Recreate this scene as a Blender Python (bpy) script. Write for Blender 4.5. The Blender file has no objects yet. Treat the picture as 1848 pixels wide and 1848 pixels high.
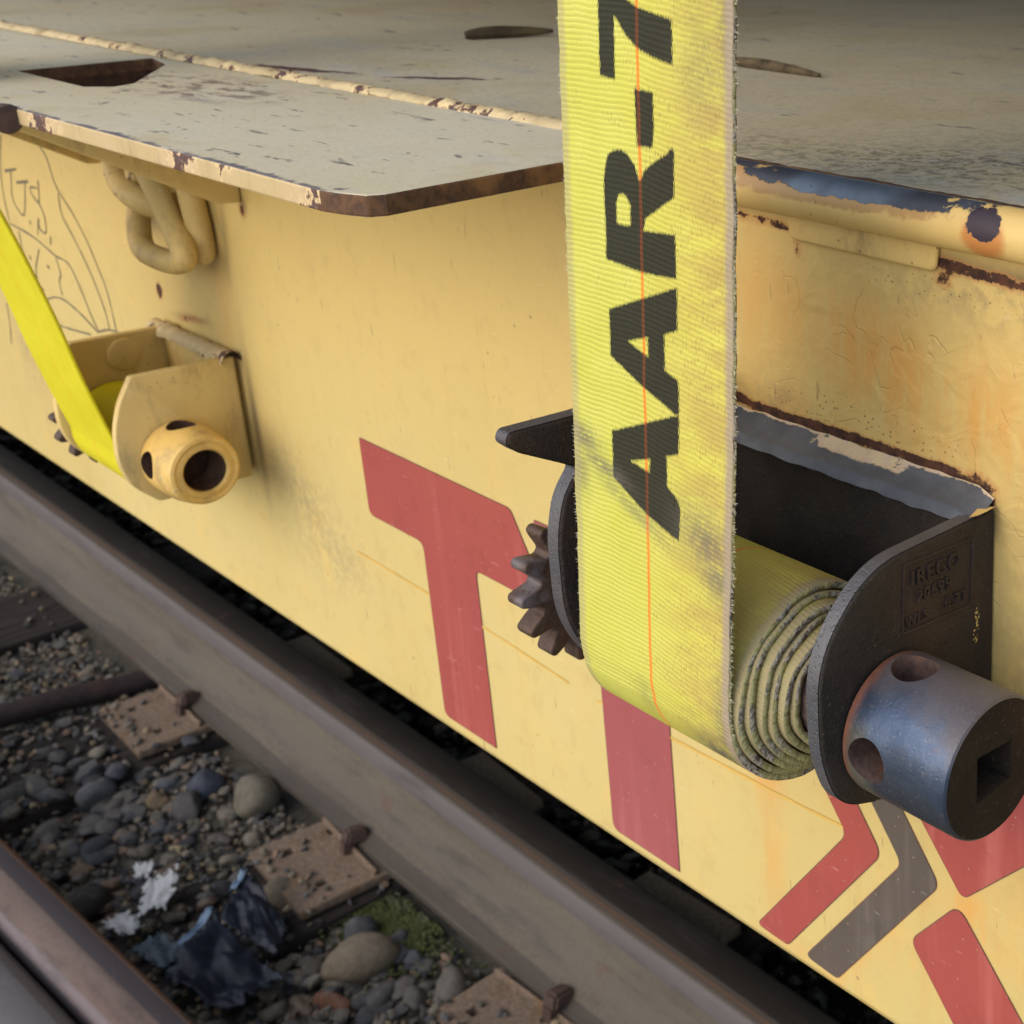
import bpy, bmesh, math, random
from mathutils.geometry import tessellate_polygon
import numpy as np
from mathutils import Vector, Matrix, noise as mnoise
R = math.radians
random.seed(7); RNG = np.random.default_rng(11)
SC = bpy.context.scene
COL = SC.collection

# ------------------------------------------------------------------ camera, sky, sun, exposure
cam = bpy.data.objects.new('camera', bpy.data.cameras.new('camera')); COL.objects.link(cam)
_r = Vector((0.7315, 0.6818, -0.0110)).normalized()
_f = Vector((-0.6421, 0.6833, -0.3475)).normalized()
_u = _r.cross(_f).normalized(); _f = _u.cross(_r).normalized()
cam.matrix_world = Matrix(((_r.x, _u.x, -_f.x, 0), (_r.y, _u.y, -_f.y, 0), (_r.z, _u.z, -_f.z, 1.367), (0, 0, 0, 1)))
cam.data.sensor_width = 36; cam.data.lens = 52.015
cam.data.shift_x = -0.3582; cam.data.shift_y = -0.0933
cam.data.clip_start = 0.02; cam.data.clip_end = 500
cam.data.dof.use_dof = True; cam.data.dof.focus_distance = 0.60; cam.data.dof.aperture_fstop = 25
SC.camera = cam

SUN_DIR = Vector((-0.14, -0.80, 0.52)).normalized()          # towards the sun
world = bpy.data.worlds.new('World'); SC.world = world; world.use_nodes = True
wn = world.node_tree.nodes; wn.clear()
wo = wn.new('ShaderNodeOutputWorld'); wb = wn.new('ShaderNodeBackground'); sk = wn.new('ShaderNodeTexSky')
sk.sky_type = 'NISHITA'; sk.sun_disc = False
sk.sun_elevation = math.asin(SUN_DIR.z); sk.sun_rotation = math.atan2(SUN_DIR.x, SUN_DIR.y)
sk.air_density = 1.0; sk.dust_density = 2.1; sk.ozone_density = 1.0
wb.inputs['Strength'].default_value = 0.15
world.node_tree.links.new(sk.outputs[0], wb.inputs['Color']); world.node_tree.links.new(wb.outputs[0], wo.inputs['Surface'])
sl = bpy.data.lights.new('sun', 'SUN'); sl.energy = 1.15; sl.angle = R(125); sl.color = (1.0, 0.955, 0.90)
so = bpy.data.objects.new('sun', sl); COL.objects.link(so); so.location = (-4, -5, 6)
so.rotation_euler = SUN_DIR.to_track_quat('Z', 'Y').to_euler()
SC.view_settings.view_transform = 'Standard'; SC.view_settings.look = 'None'
SC.view_settings.exposure = 0.46; SC.view_settings.gamma = 1.0; SC.view_settings.use_curve_mapping = False
SC.cycles.use_denoising = True
SC.cycles.max_bounces = 8

# ------------------------------------------------------------------ node helper
class NT:
    def __init__(s, name):
        s.m = bpy.data.materials.new(name); s.m.use_nodes = True
        s.t = s.m.node_tree; s.t.nodes.clear()
        s.out = s.t.nodes.new('ShaderNodeOutputMaterial'); s.b = s.t.nodes.new('ShaderNodeBsdfPrincipled')
        s.t.links.new(s.b.outputs[0], s.out.inputs[0]); s._c = None
    def n(s, typ, **kw):
        x = s.t.nodes.new(typ)
        for k, v in kw.items(): setattr(x, k, v)
        return x
    def put(s, inp, v):
        if isinstance(v, bpy.types.NodeSocket): s.t.links.new(v, inp)
        elif isinstance(v, (tuple, list)):
            n_ = len(inp.default_value) if hasattr(inp.default_value, '__len__') else 1
            inp.default_value = tuple(v) + (1,) * (n_ - len(v))
        else: inp.default_value = v
    def obj(s):
        if s._c is None: s._c = s.n('ShaderNodeTexCoord')
        return s._c.outputs['Object']
    def uv(s):
        if s._c is None: s._c = s.n('ShaderNodeTexCoord')
        return s._c.outputs['UV']
    def map(s, v, scale=(1, 1, 1), loc=(0, 0, 0), rot=(0, 0, 0)):
        x = s.n('ShaderNodeMapping'); s.put(x.inputs['Vector'], v)
        x.inputs['Scale'].default_value = scale; x.inputs['Location'].default_value = loc; x.inputs['Rotation'].default_value = rot
        return x.outputs[0]
    def noise(s, v, scale=5, detail=4, rough=.55, dist=0, out='Fac'):
        x = s.n('ShaderNodeTexNoise'); s.put(x.inputs['Vector'], v)
        x.inputs['Scale'].default_value = scale; x.inputs['Detail'].default_value = detail
        x.inputs['Roughness'].default_value = rough; x.inputs['Distortion'].default_value = dist
        return x.outputs[out]
    def voro(s, v, scale=5, feature='F1', out='Distance', rnd=1.0):
        x = s.n('ShaderNodeTexVoronoi', feature=feature); s.put(x.inputs['Vector'], v)
        x.inputs['Scale'].default_value = scale; x.inputs['Randomness'].default_value = rnd
        return x.outputs[out]
    def math(s, op, a, b=0.0, c=0.0, clamp=False):
        x = s.n('ShaderNodeMath', operation=op, use_clamp=clamp)
        s.put(x.inputs[0], a); s.put(x.inputs[1], b)
        if op in ('MULTIPLY_ADD', 'SMOOTH_MIN', 'SMOOTH_MAX', 'COMPARE'): s.put(x.inputs[2], c)
        return x.outputs[0]
    def ramp(s, v, a, b, lo=0.0, hi=1.0):
        x = s.n('ShaderNodeMapRange'); x.clamp = True; x.interpolation_type = 'SMOOTHSTEP'
        s.put(x.inputs['Value'], v); s.put(x.inputs['From Min'], a); s.put(x.inputs['From Max'], b)
        s.put(x.inputs['To Min'], lo); s.put(x.inputs['To Max'], hi)
        return x.outputs[0]
    def mix(s, f, a, b, mode='MIX'):
        x = s.n('ShaderNodeMix', data_type='RGBA', blend_type=mode); x.clamp_factor = True
        s.put(x.inputs[0], f); s.put(x.inputs[6], a); s.put(x.inputs[7], b)
        return x.outputs[2]
    def attr(s, name, out='Fac'):
        x = s.n('ShaderNodeAttribute', attribute_name=name); return x.outputs[out]
    def sep(s, v):
        x = s.n('ShaderNodeSeparateXYZ'); s.put(x.inputs[0], v); return x.outputs
    def comb(s, x_, y_, z_):
        x = s.n('ShaderNodeCombineXYZ'); s.put(x.inputs[0], x_); s.put(x.inputs[1], y_); s.put(x.inputs[2], z_); return x.outputs[0]
    def bump(s, h, strength=.3, dist=.001, normal=None):
        x = s.n('ShaderNodeBump'); s.put(x.inputs['Height'], h)
        x.inputs['Strength'].default_value = strength; x.inputs['Distance'].default_value = dist
        if normal is not None: s.put(x.inputs['Normal'], normal)
        return x.outputs[0]
    def fin(s, col=None, rough=None, metal=None, normal=None, spec=None):
        for k, v in (('Base Color', col), ('Roughness', rough), ('Metallic', metal), ('Normal', normal), ('Specular IOR Level', spec)):
            if v is not None: s.put(s.b.inputs[k], v)
        return s.m

RUST_D = (.045, .022, .016); RUST_O = (.23, .085, .03); RUST_M = (.11, .045, .025)
YEL = (.735, .525, .185)

def mat_side():
    t = NT('side_sill_paint'); p = t.obj()
    n1 = t.noise(p, 3.0, 3, .5); n2 = t.noise(p, 22, 5, .6); nf = t.noise(p, 160, 4, .6); nvf = t.noise(p, 700, 2, .5)
    c = t.mix(t.ramp(n1, .3, .7), (.575, .452, .170), (.63, .508, .210))
    c = t.mix(t.math('MULTIPLY', t.ramp(n2, .5, .75), .25), c, (.80, .50, .13))
    # warmer, brighter ochre towards the top
    z = t.sep(p)[2]
    c = t.mix(t.ramp(t.math('ADD', z, t.math('MULTIPLY', n1, .10)), .98, 1.22), c, (.665, .490, .175))
    streak = t.noise(t.map(p, (60, 1, 2.2)), 1.0, 5, .65)
    c = t.mix(t.math('MULTIPLY', t.ramp(streak, .56, .78), .22), c, (.45, .27, .09))
    # orange rust bleed
    scr = t.noise(t.map(p, (55, 1, 260), rot=(0, R(20), 0)), 1, 3, .6)
    c = t.mix(t.math('MULTIPLY', t.ramp(scr, .70, .74), .35), c, (.80, .66, .36))
    scr2 = t.noise(t.map(p, (240, 1, 40), (3, 0, 1), (0, R(-12), 0)), 1, 3, .6)
    c = t.mix(t.math('MULTIPLY', t.ramp(scr2, .70, .73), .5), c, (.26, .17, .09))
    mot = t.noise(p, 48, 5, .7); c = t.mix(t.math('MULTIPLY', t.ramp(mot, .50, .72), .30), c, (.47, .33, .13))
    br = t.math('MULTIPLY', t.attr('bleed'), t.ramp(t.noise(t.map(p, (90, 1, 14)), 1.0, 5, .7), .30, .62))
    c = t.mix(t.math('MULTIPLY', br, .75, clamp=True), c, (.72, .33, .07))
    # grey dirt, then painted contact shade
    gr = t.math('MULTIPLY', t.attr('dirt'), t.ramp(t.math('ADD', t.math('MULTIPLY', nf, .6), t.math('MULTIPLY', t.noise(t.map(p, (70, 1, 35)), 1, 5, .7), .5)), .42, .68))
    c = t.mix(t.math('MULTIPLY', gr, .8, clamp=True), c, (.17, .125, .10))
    sh = t.attr('shade_grime'); c = t.mix(t.math('MULTIPLY', sh, .85, clamp=True), c, (.05, .035, .035))
    # pits
    sp = t.math('MULTIPLY', t.ramp(t.voro(p, 330), .22, .10), t.ramp(t.math('ADD', t.attr('spots'), t.math('MULTIPLY', n2, .5)), .55, .8))
    c = t.mix(t.math('MULTIPLY', sp, .85), c, (.09, .045, .025))
    sp2 = t.math('MULTIPLY', t.ramp(t.voro(p, 60), .10, .05), t.ramp(t.noise(p, 9, 2), .52, .6))
    c = t.mix(t.math('MULTIPLY', sp2, .5), c, (.20, .12, .06))
    # rust, ragged edge
    rv = t.math('ADD', t.attr('rust'), t.math('MULTIPLY', t.math('SUBTRACT', t.noise(p, 130, 6, .7), .5), .9))
    halo = t.ramp(rv, .28, .52); c = t.mix(t.math('MULTIPLY', halo, .55), c, (.55, .24, .08))
    rm = t.ramp(rv, .50, .60); rc = t.mix(t.ramp(nf, .35, .65), RUST_D, RUST_M)
    c = t.mix(rm, c, rc)
    # blistered, wrinkled paint
    wr = t.math('ABSOLUTE', t.math('SUBTRACT', t.noise(p, 26, 2, .5, 1.6), .5))
    wr = t.math('MULTIPLY', t.ramp(wr, .0, .012, 1, 0), t.ramp(t.attr('wrinkle'), .25, .8))
    wr = t.math('MULTIPLY', wr, t.ramp(t.noise(p, 40, 2), .47, .56))
    c = t.mix(t.math('MULTIPLY', wr, .0), c, (.30, .17, .06))
    bl = t.math('MULTIPLY', t.noise(p, 55, 3, .5, .6), t.attr('wrinkle'))
    h = t.math('ADD', t.math('MULTIPLY', nf, .12), t.math('MULTIPLY', nvf, .06))
    h = t.math('ADD', h, t.math('MULTIPLY', wr, -.7)); h = t.math('ADD', h, t.math('MULTIPLY', bl, 4.2))
    h = t.math('SUBTRACT', h, t.math('MULTIPLY', rm, .8)); h = t.math('ADD', h, t.math('MULTIPLY', n2, .35))
    ro = t.math('ADD', .48, t.math('MULTIPLY', n2, .2)); ro = t.mix(rm, ro, (.85, .85, .85))
    return t.fin(c, ro, 0, t.bump(h, .55, .0011), .35)

def mat_deck():
    t = NT('deck_paint'); p = t.obj()
    n1 = t.noise(p, 2.2, 4, .6); n2 = t.noise(t.map(p, (8, 20, 1)), 1, 5, .65); nf = t.noise(p, 240, 4, .7)
    c = t.mix(t.ramp(n1, .35, .65), (.52, .445, .29), (.57, .515, .37))
    c = t.mix(t.math('MULTIPLY', t.ramp(n2, .5, .75), .6), c, (.40, .41, .38))
    c = t.mix(t.math('MULTIPLY', t.ramp(t.noise(p, 7, 3), .5, .66), .4), c, (.44, .35, .16))
    c = t.mix(t.math('MULTIPLY', t.ramp(nf, .45, .7), .35), c, (.20, .175, .13))
    sc = t.noise(t.map(p, (22, 90, 1), rot=(0, 0, R(-32))), 1, 3, .6)
    c = t.mix(t.math('MULTIPLY', t.ramp(sc, .66, .71), .8), c, (.085, .08, .09))
    sc2 = t.noise(t.map(p, (14, 60, 1), loc=(3, 1, 0), rot=(0, 0, R(24))), 1, 4, .7)
    c = t.mix(t.math('MULTIPLY', t.ramp(sc2, .67, .73), .65), c, (.10, .09, .10))
    gr = t.math('MULTIPLY', t.attr('dirt'), t.ramp(t.noise(p, 150, 6, .75, .5), .45, .60))
    c = t.mix(t.math('MULTIPLY', gr, .85), c, (.10, .085, .06))
    gr2 = t.math('MULTIPLY', t.attr('dirt'), t.ramp(t.noise(t.map(p, (1, 1, 1), (5, 5, 5)), 120, 6, .75), .50, .62))
    c = t.mix(t.math('MULTIPLY', gr2, .6), c, (.42, .36, .17))
    bl = t.math('MULTIPLY', t.attr('blue'), t.ramp(t.noise(p, 70, 6, .7), .44, .56))
    c = t.mix(t.math('MULTIPLY', bl, .7), c, (.32, .37, .46))
    rv = t.math('ADD', t.attr('rust'), t.math('MULTIPLY', t.math('SUBTRACT', t.noise(t.map(p, (60, 130, 60)), 1, 6, .7), .5), 1.0))
    rm = t.ramp(rv, .50, .66)
    c = t.mix(rm, c, t.mix(t.ramp(nf, .4, .65), (.07, .05, .06), (.16, .07, .045)))
    h = t.math('SUBTRACT', t.math('ADD', t.math('MULTIPLY', nf, .25), n2), rm)
    return t.fin(c, t.math('ADD', .55, t.math('MULTIPLY', n2, .2)), 0, t.bump(h, .35, .0008), .4)

def mat_worn(name, base, base2, wear=.5, rough=.5, wearc=(.06, .045, .05), scale=1.0, bright=(.80, .62, .33), metal=0.0):
    """painted steel with ragged chips to primer and rust"""
    t = NT(name); p = t.obj()
    n1 = t.noise(p, 12 * scale, 4, .6); n2 = t.noise(p, 60 * scale, 6, .7); nf = t.noise(p, 300 * scale, 3, .6)
    c = t.mix(t.ramp(n1, .35, .65), base, base2)
    gd = t.noise(t.map(p, (38, 38, 16)), 1, 6, .72); c = t.mix(t.math('MULTIPLY', t.ramp(gd, .48, .70), .55), c, (.24, .165, .085))
    sp_ = t.math('MULTIPLY', t.ramp(t.voro(p, 150 * scale), .14, .07), t.ramp(n1, .46, .58)); c = t.mix(t.math('MULTIPLY', sp_, .8), c, (.07, .045, .03))
    wt = t.noise(t.map(p, (120, 120, 60), (4, 1, 2)), 1, 5, .7); c = t.mix(t.math('MULTIPLY', t.ramp(wt, .60, .72), .4), c, bright)
    v = t.math('ADD', t.math('MULTIPLY', n1, .55), t.math('MULTIPLY', n2, .45))
    edge = t.ramp(v, wear + .005, wear + .025); c = t.mix(t.math('MULTIPLY', edge, .6), c, bright)
    halo = t.ramp(v, wear + .02, wear + .05); c = t.mix(t.math('MULTIPLY', halo, .5), c, RUST_O)
    m = t.ramp(v, wear + .035, wear + .05); c = t.mix(m, c, t.mix(t.ramp(nf, .4, .6), wearc, RUST_M))
    h = t.math('SUBTRACT', t.math('ADD', t.math('MULTIPLY', nf, .35), t.math('MULTIPLY', n2, .6)), m)
    return t.fin(c, t.math('ADD', rough, t.math('MULTIPLY', nf, .2)), metal, t.bump(h, .5, .0008), .4)

def mat_rusty(name, a=RUST_D, b=RUST_M, o=RUST_O, amt=.6, scale=1.0, rough=.75, metal=0.0, spec=.4, bs=.5):
    t = NT(name); p = t.obj()
    n1 = t.noise(p, 14 * scale, 5, .65); nf = t.noise(p, 180 * scale, 5, .7)
    c = t.mix(t.ramp(nf, .3, .7), a, b); c = t.mix(t.math('MULTIPLY', t.ramp(n1, amt, amt + .12), .8), c, o)
    return t.fin(c, t.math('ADD', rough - .08, t.math('MULTIPLY', nf, .2)), metal, t.bump(nf, bs, .0008), spec)

def mat_iron(name, c1, c2, rust, rough=.5, metal=.35, spec=.5, grain=1.0, chips=True):
    """dark cast steel of the new winch"""
    t = NT(name); p = t.obj()
    n1 = t.noise(p, 25, 4, .6); n2 = t.noise(p, 9, 3, .5); nf = t.noise(p, 520 * grain, 3, .6); pit = t.voro(p, 420, rnd=1.0)
    c = t.mix(t.ramp(n1, .35, .65), c1, c2)
    c = t.mix(t.math('MULTIPLY', t.ramp(n2, .52, .70), rust), c, (.13, .055, .035))
    c = t.mix(t.math('MULTIPLY', t.ramp(nf, .62, .75), .5), c, (.16, .13, .13))
    if chips:
        ch = t.math('MULTIPLY', t.ramp(t.noise(p, 110, 5, .7), .70, .74), t.ramp(n2, .45, .6))
        c = t.mix(ch, c, (.70, .50, .20))
    h = t.math('ADD', t.math('MULTIPLY', nf, .5), t.math('MULTIPLY', t.ramp(pit, .0, .35), .6))
    h = t.math('ADD', h, t.math('MULTIPLY', t.noise(p, 130, 4, .6), .9)); c = t.mix(t.math('MULTIPLY', t.ramp(t.noise(p, 230, 4, .7), .55, .72), .35), c, (.075, .060, .058))
    return t.fin(c, t.math('ADD', rough, t.math('MULTIPLY', n1, .2)), metal, t.bump(h, .75, .0009), spec)

def mat_capstan():
    t = NT('capstan_steel'); p = t.obj(); s_ = t.sep(p)
    n0 = t.noise(p, 14, 4, .6); n1 = t.noise(p, 34, 5, .65); nm = t.noise(p, 150, 5, .7); nf = t.noise(p, 560, 3, .65); pit = t.voro(p, 330)
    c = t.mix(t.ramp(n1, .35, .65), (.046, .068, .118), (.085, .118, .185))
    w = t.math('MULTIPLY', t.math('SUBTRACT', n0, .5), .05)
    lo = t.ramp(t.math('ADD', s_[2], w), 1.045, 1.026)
    c = t.mix(t.math('MULTIPLY', lo, .88), c, (.016, .020, .026))  # lower side darkened, blue left at mid height: shade and sky sheen painted in
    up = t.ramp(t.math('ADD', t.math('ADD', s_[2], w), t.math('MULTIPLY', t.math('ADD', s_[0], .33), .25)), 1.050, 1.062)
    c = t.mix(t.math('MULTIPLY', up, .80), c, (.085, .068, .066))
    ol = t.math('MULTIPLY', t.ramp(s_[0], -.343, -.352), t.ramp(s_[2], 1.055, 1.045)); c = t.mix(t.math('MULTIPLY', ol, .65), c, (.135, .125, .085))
    x = t.math('ADD', s_[0], t.math('MULTIPLY', t.math('SUBTRACT', n1, .5), .010))
    ru = t.ramp(x, -.3535, -.3600); c = t.mix(t.math('MULTIPLY', ru, .85), c, (.25, .095, .05))
    c = t.mix(t.math('MULTIPLY', t.ramp(nm, .60, .72), .45), c, (.10, .06, .055))
    c = t.mix(t.math('MULTIPLY', t.ramp(nf, .58, .70), .35), c, (.20, .19, .19))
    c = t.mix(t.math('MULTIPLY', t.ramp(t.noise(p, 75, 5, .7), .665, .685), t.ramp(s_[2], 1.045, 1.02)), c, (.26, .18, .14))
    h = t.math('ADD', t.math('MULTIPLY', nf, .6), t.math('MULTIPLY', t.ramp(pit, .0, .3), .35)); h = t.math('ADD', h, t.math('MULTIPLY', nm, .5))
    me_ = t.math('MULTIPLY', .75, t.math('SUBTRACT', 1.0, t.math('MAXIMUM', t.math('MAXIMUM', ru, up), lo)))
    return t.fin(c, t.math('ADD', .33, t.math('MULTIPLY', n1, .2)), me_, t.bump(h, .34, .0006), .55)

def mat_webbing(name, far=False):
    t = NT(name); uv = t.uv(); s_ = t.sep(uv); u, v = s_[0], s_[1]
    base = t.obj()
    bow = t.math('MULTIPLY', t.math('MAXIMUM', u, 0.0), .16) if not far else t.math('MULTIPLY', u, .05)
    wob = t.math('MULTIPLY', t.math('SUBTRACT', t.noise(uv, 45, 2), .5), .0030)
    vv = t.math('ADD', t.math('SUBTRACT', v, bow), wob)
    ph = t.math('MULTIPLY', vv, 2 * math.pi / .00225)
    rib = t.math('SINE', ph)
    per = t.ramp(rib, -1, 1)
    # warp threads: half-offset from row to row
    tu = t.math('MULTIPLY', u, 2 * math.pi / .00085)
    thr = t.math('SINE', t.math('ADD', tu, t.math('MULTIPLY', t.math('SINE', t.math('MULTIPLY', ph, .5)), 1.6)))
    thr = t.ramp(thr, -1, 1)
    nb = t.noise(t.map(uv, (1, 1, 1)), 30, 4, .6); nf = t.noise(t.map(uv, (900, 240, 1)), 1, 2, .6)
    if far: c0, c1, c2 = (.77, .70, .015), (.84, .78, .03), (.58, .47, .01)
    else: c0, c1, c2 = (.62, .62, .105), (.68, .675, .155), (.42, .40, .06)
    c = t.mix(t.ramp(nb, .3, .7), c0, c1)
    c = t.mix(t.math('MULTIPLY', t.ramp(rib, .2, -.95), t.ramp(t.noise(uv, 55, 3), .3, .7, .20, .60)), c, c2)
    c = t.mix(t.math('MULTIPLY', t.ramp(thr, .45, .0), .42), c, c2)
    if not far:
        # yellower and browner toward the right, worn rows
        wr = t.math('MULTIPLY', t.ramp(u, -.005, .045), t.ramp(t.noise(t.map(uv, (22, 60, 1)), 1, 6, .75), .36, .60))
        c = t.mix(t.math('MULTIPLY', t.ramp(u, -.02, .03), .45), c, (.66, .55, .10))
        c = t.mix(t.math('MULTIPLY', wr, .72), c, (.45, .31, .10))
        dot = t.math('MULTIPLY', t.ramp(t.noise(t.map(uv, (950, 330, 1)), 1, 2, .5), .54, .68), t.ramp(t.math('ADD', t.noise(uv, 60, 3), t.math('MULTIPLY', u, 3.0)), .45, .62))
        c = t.mix(t.math('MULTIPLY', dot, .55), c, (.34, .27, .06))
    # coloured centre line
    oc = t.math('ABSOLUTE', t.math('ADD', t.math('SUBTRACT', u, -.0002), t.math('MULTIPLY', t.math('SUBTRACT', t.noise(t.map(uv, (1, 1, 1)), 25, 1), .5), .0012)))
    om = t.ramp(oc, .00105, .0007)
    c = t.mix(t.math('MULTIPLY', om, .9 if not far else .3), c, (.90, .25, .03))
    if not far:
        rows = t.math('MULTIPLY', t.math('SUBTRACT', thr, .5), .0009)
        ink = t.math('ADD', t.attr('ink'), t.math('ADD', t.math('MULTIPLY', t.math('SUBTRACT', nf, .5), .0016), rows))
        im = t.ramp(ink, .00025, -.00025)
        ic = t.mix(t.math('MULTIPLY', t.ramp(rib, .2, -1), .25), (.011, .012, .013), (.040, .038, .016))
        ic = t.mix(t.math('MULTIPLY', om, .35), ic, (.30, .08, .02))
        c = t.mix(t.math('MULTIPLY', im, .97), c, ic)
    # scuffs, grey fuzzy edges
    sc = t.math('MULTIPLY', t.attr('scuff'), t.ramp(t.math('ADD', t.noise(t.map(uv, (260, 140, 1)), 1, 5, .75), t.math('MULTIPLY', per, -.12)), .20, .46))
    c = t.mix(t.math('MULTIPLY', sc, 1.0, clamp=True), c, (.15, .135, .11))
    au = t.math('ABSOLUTE', u)
    ed = t.ramp(t.math('ADD', au, t.math('MULTIPLY', t.math('SUBTRACT', t.noise(uv, 300, 4, .7), .5), .0035)), .0448, .0484)
    if not far: c = t.mix(t.math('MULTIPLY', ed, t.ramp(u, -.05, .05, .45, .88)), c, (.36, .29, .22))
    dz = t.attr('dull'); c = t.mix(t.math('MULTIPLY', dz, .75), c, (.40, .37, .13))
    h = t.math('ADD', t.math('MULTIPLY', per, .9), t.math('MULTIPLY', thr, .75))
    h = t.math('ADD', h, t.math('MULTIPLY', nf, .3))
    return t.fin(c, .72, 0, t.bump(h, .42 if not far else .6, .00045), .25)

def mat_web_edge():
    t = NT('frayed_webbing'); p = t.obj(); s_ = t.sep(t.uv())
    a = t.noise(p, 420, 4, .75); b = t.noise(p, 60, 3); g = t.noise(t.comb(t.math('MULTIPLY', s_[1], 330), 0.0, t.math('MULTIPLY', s_[0], 20)), 1, 3, .6)
    c = t.mix(t.ramp(a, .38, .60), (.12, .11, .10), (.54, .51, .45)); c = t.mix(t.math('MULTIPLY', t.ramp(b, .44, .56), .7), c, (.46, .46, .17)); c = t.mix(t.math('MULTIPLY', t.ramp(g, .5, .62), .45), c, (.10, .09, .075))
    return t.fin(c, .9, 0, t.bump(t.math('ADD', a, g), 1.0, .0016), .15)

def mat_rail(name, cols, stripes, tan=None, seed=0):
    """rail steel; u runs across the profile (metres), v along"""
    t = NT(name); uv = t.uv(); s_ = t.sep(uv); u = s_[0]; p = t.obj()
    n1 = t.noise(t.map(p, (3.5, 14, 14), (seed, 0, 0)), 1, 5, .6); nf = t.noise(p, 130, 5, .7); nst = t.noise(t.map(p, (1.6, 60, 60), (seed, 0, 0)), 1, 4, .6)
    c = t.mix(t.ramp(n1, .35, .65), cols[0], cols[1]); c = t.mix(t.math('MULTIPLY', t.ramp(nf, .45, .7), .5), c, cols[2])
    rr = .6
    for (u0, u1, col, f, soft) in stripes:
        w = t.math('ADD', u, t.math('MULTIPLY', t.math('SUBTRACT', nst, .5), soft))
        m = t.math('MULTIPLY', t.ramp(w, u0 - .002, u0 + .002), t.ramp(w, u1 + .002, u1 - .002))
        c = t.mix(t.math('MULTIPLY', m, f), c, col)
    oo = t.math('MULTIPLY', t.ramp(t.noise(p, 11, 6, .7), .60, .72), .5); c = t.mix(oo, c, (.15, .07, .04))
    blot = t.noise(t.map(p, (5, 26, 26), (seed, 2, 0)), 1, 6, .7); c = t.mix(t.math('MULTIPLY', t.ramp(blot, .50, .68), .5), c, (.06, .052, .050))
    return t.fin(c, t.math('ADD', .62, t.math('MULTIPLY', n1, .25)), .0, t.bump(t.math('ADD', nf, t.math('MULTIPLY', t.noise(p, 420, 3), .6)), .55, .0012), .3)

def mat_attrcol(name, rough=.85, bs=.5, sc=90):
    t = NT(name); p = t.obj(); a = t.attr('Col', 'Color'); nf = t.noise(p, sc, 5, .7)
    up = t.n('ShaderNodeNewGeometry').outputs['Normal']; du = t.math('MULTIPLY', t.ramp(t.sep(up)[2], .45, .95), t.ramp(t.noise(p, 16, 4), .40, .62)); a = t.mix(t.math('MULTIPLY', du, .60), a, (.20, .183, .155))
    c = t.mix(.55, a, t.mix(t.ramp(nf, .3, .7), (.35, .35, .35), (.72, .72, .70)), 'OVERLAY')
    return t.fin(c, rough, 0, t.bump(nf, bs, .002), .3)

def mat_soil():
    t = NT('soil'); p = t.obj()
    a = t.noise(p, 9, 5, .65); b = t.noise(p, 130, 6, .75)
    c = t.mix(t.ramp(a, .35, .65), (.10, .09, .072), (.17, .155, .12)); c = t.mix(t.ramp(b, .45, .7), c, (.19, .17, .13))
    c = t.mix(t.ramp(t.sep(p)[1], .93, 1.0), c, (.010, .009, .008))  # soil under the car blackened to paint in its shade
    c = t.mix(t.ramp(t.sep(p)[1], .12, -.25), c, (.40, .375, .32))  # paler ground out of view, added to bounce light onto the sill
    return t.fin(c, .95, 0, t.bump(b, .9, .006), .2)

def mat_wood(name, a, b):
    t = NT(name); p = t.obj()
    g = t.noise(t.map(p, (70, 4, 40)), 1, 5, .7); c = t.mix(t.ramp(g, .3, .7), a, b)
    return t.fin(c, .85, 0, t.bump(g, .9, .004), .2)

def mat_plain(name, col, rough=.6, metal=0, var=.3, scale=60, bs=.2):
    t = NT(name); p = t.obj(); n1 = t.noise(p, scale, 5, .65)
    d = tuple(x * (1 - var) for x in col); c = t.mix(t.ramp(n1, .3, .7), d, col)
    return t.fin(c, rough, metal, t.bump(n1, bs, .001), .4)

def mat_letter(name, a, b):
    t = NT(name); p = t.obj()
    n1 = t.noise(p, 6, 4, .6); n2 = t.noise(p, 200, 3, .6); s_ = t.noise(t.map(p, (45, 1, 3)), 1, 4, .6)
    c = t.mix(t.ramp(n1, .35, .65), a, b); c = t.mix(t.math('MULTIPLY', t.ramp(s_, .50, .72), .5), c, tuple(min(1, x * 1.25 + .07) for x in a))
    n3 = t.noise(p, 34, 6, .75); c = t.mix(t.math('MULTIPLY', t.ramp(n3, .52, .72), .35), c, tuple(x * .62 for x in a))
    sx = t.noise(t.map(p, (60, 1, 300), rot=(0, R(28), 0)), 1, 3, .6); c = t.mix(t.math('MULTIPLY', t.ramp(sx, .68, .73), .45), c, tuple(min(1, x + .22) for x in a))
    ch_ = t.noise(p, 120, 5, .75); c = t.mix(t.math('MULTIPLY', t.ramp(ch_, .705, .72), .8), c, (.62, .47, .18))
    c = t.mix(t.math('MULTIPLY', t.ramp(t.voro(p, 140), .10, .05), .4), c, (.6, .45, .3))
    return t.fin(c, .5, 0, t.bump(n2, .2, .0004), .35)

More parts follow.
